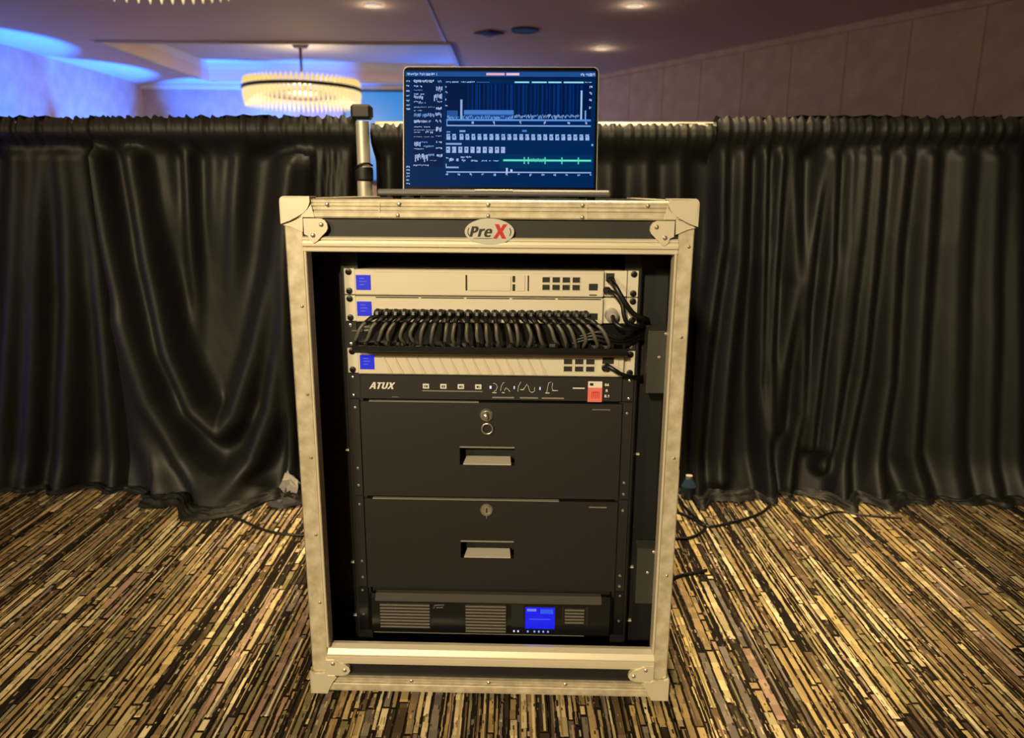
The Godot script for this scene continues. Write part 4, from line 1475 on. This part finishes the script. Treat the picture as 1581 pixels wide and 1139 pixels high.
# ------------------------------------------------------------------ the laptop
func screen_picture() -> ImageTexture:
	# drawn on a 1220 x 745 sheet: an audio spectrum program in blues
	var img := Image.create(1220, 745, false, Image.FORMAT_RGB8)
	var r := RandomNumberGenerator.new()
	r.seed = 31
	var bg := col(0, 38, 84)
	img.fill(bg)
	var R := func(x: float, y: float, w: float, h: float, c: Color): img.fill_rect(Rect2i(int(x - 120), int(y - 75), int(w), int(h)), c)
	var ink := col(178, 200, 240)
	var pale := col(120, 165, 225)
	var dim := col(70, 120, 190)
	R.call(120, 75, 1220, 12, col(18, 44, 92))
	R.call(120, 82, 1220, 30, col(30, 78, 142))
	R.call(120, 112, 1220, 20, col(4, 30, 72))
	R.call(165, 130, 200, 560, col(2, 30, 74))
	R.call(380, 158, 935, 225, col(0, 24, 66))
	R.call(640, 88, 118, 16, col(226, 170, 190))
	R.call(768, 88, 84, 16, col(232, 190, 205))
	var blob := func(x0: float, y0: float, w: float, h: float, c: Color, dens := 0.6):
		# unreadable small type: short strokes
		var x := x0
		while x < x0 + w:
			var cw := r.randf_range(3, 8)
			if r.randf() < dens + 0.25:
				R.call(x, y0 + r.randf_range(0, h * 0.3), cw, h * r.randf_range(0.5, 1.0), c)
			x += cw + r.randf_range(1, 4)
	blob.call(126, 88, 200, 18, ink)
	blob.call(1245, 88, 88, 20, ink)
	for y in [135, 166, 198, 230, 260, 290, 315, 684, 706, 728, 748, 770, 795]:
		blob.call(126, y, 20, 12, ink, 0.8)
	for row in [[172, 132, 130, 20], [175, 168, 48, 12], [175, 196, 55, 8], [175, 220, 68, 10], [175, 232, 60, 22], [175, 268, 40, 10], [205, 276, 44, 10], [175, 305, 128, 6], [175, 326, 52, 8], [175, 345, 130, 26], [175, 388, 110, 20], [175, 430, 50, 8], [240, 430, 40, 8], [175, 452, 165, 5], [250, 460, 50, 14], [175, 466, 40, 7], [175, 496, 130, 5], [178, 528, 82, 9], [178, 530, 40, 34], [238, 552, 68, 14], [175, 572, 60, 8], [182, 604, 84, 46], [268, 606, 46, 16], [280, 648, 42, 5], [172, 676, 98, 10], [328, 134, 26, 20], [318, 172, 36, 34], [304, 220, 50, 40], [326, 268, 26, 10], [318, 305, 36, 26], [314, 340, 40, 28], [316, 386, 38, 22], [318, 430, 34, 34], [316, 490, 38, 6], [320, 524, 34, 14], [318, 564, 34, 12], [316, 606, 38, 20]]:
		blob.call(row[0], row[1], row[2], row[3], ink if r.randf() < 0.8 else pale, 0.7)
	blob.call(382, 142, 180, 10, ink)
	R.call(576, 146, 86, 3, dim)
	for b in [[822, 94], [932, 96], [1038, 84], [1136, 128]]:
		R.call(b[0], 142, b[1], 10, col(150, 215, 230))
	blob.call(1272, 142, 40, 8, ink)
	for y in [170, 205, 250, 293]:
		blob.call(378, y, 9, 14, ink, 0.9)
	for y in [166, 206, 250, 300]:
		blob.call(1302, y, 12, 16, ink, 0.9)
	for i in 30:
		R.call(520 + i * 25, 160, 8 + (i % 3) * 4, 215, col(2, 36 + (i % 4) * 4, 92 + (i % 4) * 8))
	R.call(388, 328, 70, 56, col(36, 84, 152))
	R.call(474, 258, 14, 128, col(140, 170, 225))
	R.call(498, 325, 320, 28, col(72, 124, 200))
	R.call(498, 353, 320, 32, col(26, 72, 144))
	for x in range(390, 820, 6):
		if r.randf() < 0.7:
			R.call(x, 358 + r.randf_range(0, 14), 4, r.randf_range(6, 22), pale)
	for x in range(822, 1240, 7):
		R.call(x, 350 + r.randf_range(0, 12), 4, r.randf_range(8, 28), pale if r.randf() < 0.7 else ink)
	R.call(1246, 198, 11, 186, col(170, 200, 240))
	R.call(1274, 325, 9, 84, pale)
	R.call(386, 382, 928, 12, col(90, 145, 220))
	R.call(386, 396, 928, 26, col(0, 34, 86))
	R.call(386, 420, 928, 9, col(130, 165, 225))
	R.call(386, 384, 5, 44, pale)
	for x in [553, 692, 862, 1018, 1170, 1284]:
		blob.call(x - 5, 394, 11, 22, ink, 0.9)
	R.call(470, 454, 38, 12, pale)
	R.call(386, 462, 24, 7, pale)
	R.call(874, 450, 30, 14, dim)
	for i in 24:
		var x: float = 386 + i * 38.6 + (8 if i > 1 else 0)
		if x < 1300:
			R.call(x, 478, 25, 38, col(150, 178, 226))
			R.call(x + r.randf_range(3, 9), 484 + r.randf_range(0, 8), r.randf_range(6, 12), r.randf_range(8, 18), col(70, 120, 185))
			R.call(x + 22, 480, 4, r.randf_range(8, 20), bg)
	R.call(382, 536, 102, 12, col(130, 160, 210))
	for i in 10:
		var x := 384 + i * 39.5
		R.call(x, 560, 26, 40, col(160, 180, 226))
		R.call(x + r.randf_range(2, 12), 566 + r.randf_range(0, 10), r.randf_range(5, 11), r.randf_range(8, 18), col(60, 100, 170))
	for b in [[384, 628, 12, 12], [405, 632, 26, 22], [450, 630, 16, 26], [478, 622, 28, 12], [486, 640, 20, 16], [512, 620, 36, 14], [545, 644, 46, 12], [615, 645, 32, 11], [662, 647, 16, 7], [690, 645, 38, 10]]:
		blob.call(b[0], b[1], b[2], b[3], ink, 0.9)
	R.call(730, 608, 600, 90, col(0, 50, 92))
	R.call(752, 638, 570, 16, col(40, 160, 150))
	R.call(756, 642, 562, 7, col(130, 240, 210))
	for x in [886, 912, 1020, 1128, 1234]:
		R.call(x, 625, 8, 44, col(90, 215, 185))
	for x in range(930, 1020, 5):
		R.call(x, 632 + r.randf_range(-2, 6), 3, 20, col(80, 200, 180))
	R.call(382, 670, 5, 26, ink)
	R.call(382, 688, 84, 11, col(140, 165, 215))
	R.call(386, 719, 936, 8, col(150, 180, 225))
	for i in 13:
		blob.call(383 + i * 77.5, 730, 12, 16, ink, 0.9)
	R.call(772, 695, 12, 36, ink)
	R.call(800, 704, 14, 16, ink)
	R.call(1320, 538, 12, 14, pale)
	return ImageTexture.create_from_image(img)

func laptop() -> void:
	var base_y := 0.8715
	var t := thing("laptop", "open grey laptop with a blue spectrum program on its screen", "laptop", CT * Transform3D(Basis(), Vector3(0.007, base_y, 0)))
	var st := S()
	box(st, Vector3(0, 0.0065, -0.132), Vector3(0.3555, 0.0095, 0.245), 0.0028)
	var b := make(st, "base", M.laptop, t)
	st = S()
	bb(st, -0.028, 0.030, 0.0092, 0.01145, -0.0105, -0.0085, 0.0004)
	make(st, "opening_notch", M.alu_bright, b)
	st = S()
	bb(st, -0.135, 0.135, 0.0112, 0.0117, -0.235, -0.12)
	make(st, "key_bed", M.laptop_black, b)
	var key := S()
	bb(key, -0.0082, 0.0082, 0.0, 0.0011, -0.0074, 0.0074, 0.0004)
	var km := mesh_of(key, M.laptop_black)
	for i in 14:
		for j in 6:
			put(km, "key", Vector3(-0.1235 + i * 0.019, 0.0117, -0.226 + j * 0.0185), b)
	st = S()
	bb(st, -0.07, 0.07, 0.0112, 0.0115, -0.105, -0.022)
	make(st, "touch_pad", M.laptop, b)
	for sx in [-0.15, 0.15]:
		for sz in [-0.03, -0.235]:
			st = S()
			lathe(st, [Vector2(0, -0.0035), Vector2(0.006, -0.0035), Vector2(0.007, 0.002), Vector2(0, 0.002)], 12, Transform3D(Basis(), Vector3(sx, 0, sz)))
			make(st, "foot", M.rubber, t)
	# lid, leaning back from its hinge
	var tilt := atan2(0.036, 0.216)
	var L := 0.2205
	var lid := Node3D.new()
	lid.name = "lid"
	t.add_child(lid)
	lid.transform = Transform3D(Basis(Vector3.RIGHT, -tilt), Vector3(0, 0.0105, -0.249))
	var rr := 0.009
	var outline := PackedVector2Array()
	var W := 0.1775
	for cnr in [[-W, 0.0, 0], [W, 0.0, 0], [W, L, 1], [-W, L, 2]]:
		if cnr[2] == 0:
			outline.append(Vector2(cnr[0], cnr[1]))
		else:
			for i in 7:
				var a := (0.0 if cnr[2] == 1 else PI / 2) + PI / 2 * i / 6.0
				var cxx: float = cnr[0] - rr if cnr[2] == 1 else cnr[0] + rr
				outline.append(Vector2(cxx + cos(a) * rr, L - rr + sin(a) * rr))
	st = S()
	prism(st, outline, -0.0042, 0.0)
	make(st, "shell", M.laptop, lid)
	var inner := PackedVector2Array()
	for p in outline:
		inner.append(Vector2(p.x * 0.9895, 0.001 + (p.y - 0.0) * 0.9875))
	st = S()
	prism(st, inner, 0.0, 0.0006)
	make(st, "bezel", M.laptop_black, lid)
	st = S()
	var sx0 := -0.1728
	var sx1 := 0.1715
	var sy0 := 0.0055
	var sy1 := 0.2128
	var c4 := [Vector3(sx0, sy0, 0.0009), Vector3(sx1, sy0, 0.0009), Vector3(sx1, sy1, 0.0009), Vector3(sx0, sy1, 0.0009)]
	var u4 := [Vector2(0, 1), Vector2(1, 1), Vector2(1, 0), Vector2(0, 0)]
	for ix in [0, 2, 1, 0, 3, 2]:
		st.set_normal(Vector3.BACK)
		st.set_uv(u4[ix])
		st.add_vertex(c4[ix])
	var sm := mat(Color(0, 0, 0), 0.3)
	sm.metallic_specular = 0.04
	sm.emission_enabled = true
	sm.emission = Color(1, 1, 1)
	sm.emission_operator = BaseMaterial3D.EMISSION_OP_MULTIPLY
	sm.emission_texture = screen_picture()
	sm.emission_energy_multiplier = 1.0
	var scr := make(st, "display_screen", sm, lid)
	scr.set_meta("label", "screen with blue spectrum graph and text panels")
	st = S()
	tube(st, [Vector3(-0.14, 0.0095, -0.2515), Vector3(0.14, 0.0095, -0.2515)], 0.0035, 8)
	make(st, "hinge", M.laptop_black, t)
	omni("laptop_screen_light", Vector3(0, 0.13, -0.2), col(60, 130, 255), 0.004, 0.0, t)

# ------------------------------------------------------------------ cables and litter on the carpet
func floor_cable(label: String, px: Array, r: float) -> void:
	var c: Array = []
	for p in px:
		c.append(on_floor(p[0], p[1], r))
	var st := S()
	tube(st, curve(c, 10), r, 8)
	var o := make(st, "floor_cable", M.cord)
	tag(o, label, "cable", "cables lying on the carpet")

func floor_things() -> void:
	floor_cable("thin black cable lying on carpet from swagged drape to case", [[330, 794], [365, 800], [400, 815], [430, 823], [470, 826], [520, 826]], 0.0035)
	floor_cable("black cable curving on carpet from pleated drape to rack case", [[1020, 788], [1044, 790], [1068, 800], [1087, 811], [1110, 811], [1150, 801], [1178, 790], [1192, 774], [1194, 765]], 0.004)
	floor_cable("black cable bending back under case, meeting the curved cable", [[1010, 832], [1044, 831], [1065, 830], [1082, 822], [1089, 812], [1075, 800], [1055, 780], [1048, 770]], 0.004)
	floor_cable("short black cable end sticking out beside the case", [[1005, 906], [1030, 896], [1052, 888], [1075, 884], [1091, 880]], 0.004)
	floor_cable("black cable hugging the spilled hem of the pleated drape", [[1225, 785], [1240, 795], [1262, 799], [1280, 792], [1300, 790], [1340, 796], [1392, 800]], 0.003)

	# crumpled plastic and cable bundle between the swag and the case
	var r := RandomNumberGenerator.new()
	r.seed = 12
	for q in [[449, 768, 0.03, M.plastic_wrap, "crumpled clear plastic wrap beside the case and swagged drape", 0.075], [438, 782, 0.045, M.dark_wrap, "crumpled dark plastic bag on carpet beside the case", 0.022]]:
		var at := on_floor(q[0], q[1])
		var st := S()
		var t := thing("plastic_bag", q[4], "plastic bag", Transform3D(Basis(), at))
		var pts: Array = []
		var n := 9
		var rows := 6
		for j in rows + 1:
			var row: Array = []
			for i in n:
				var a := TAU * i / n
				var v := PI * j / rows
				var rad: float = q[2] * (0.55 + 0.75 * r.randf())
				row.append(Vector3(cos(a) * sin(v) * rad, q[5] * 0.5 * (1.0 - cos(v)) * (1.0 if j == 0 or j == rows else 0.75 + 0.5 * r.randf()), sin(a) * sin(v) * rad * 0.6))
			pts.append(row)
		for j in rows:
			for i in n:
				var k := (i + 1) % n
				var mid: Vector3 = (pts[j][i] + pts[j + 1][k]) / 2 - Vector3(0, q[5] * 0.5, 0)
				quad(st, pts[j][i], pts[j][k], pts[j + 1][k], pts[j + 1][i], mid)
		make(st, "crumpled_film", q[3], t)

	# small bottle lying on its foot behind the case
	var bt := thing("water_bottle", "small blue plastic bottle standing beside the case at the drape", "bottle", Transform3D(Basis(), on_floor(1062, 768)))
	var s2 := S()
	lathe(s2, [Vector2(0.0, 0.0), Vector2(0.02, 0.0), Vector2(0.022, 0.004), Vector2(0.022, 0.038), Vector2(0.012, 0.056), Vector2(0.008, 0.06), Vector2(0.0, 0.06)], 18)
	make(s2, "body", mat(col(52, 78, 100), 0.15), bt)
	s2 = S()
	lathe(s2, [Vector2(0.009, 0.058), Vector2(0.01, 0.06), Vector2(0.01, 0.07), Vector2(0.0, 0.071)], 14)
	make(s2, "cap", M.white_print, bt)
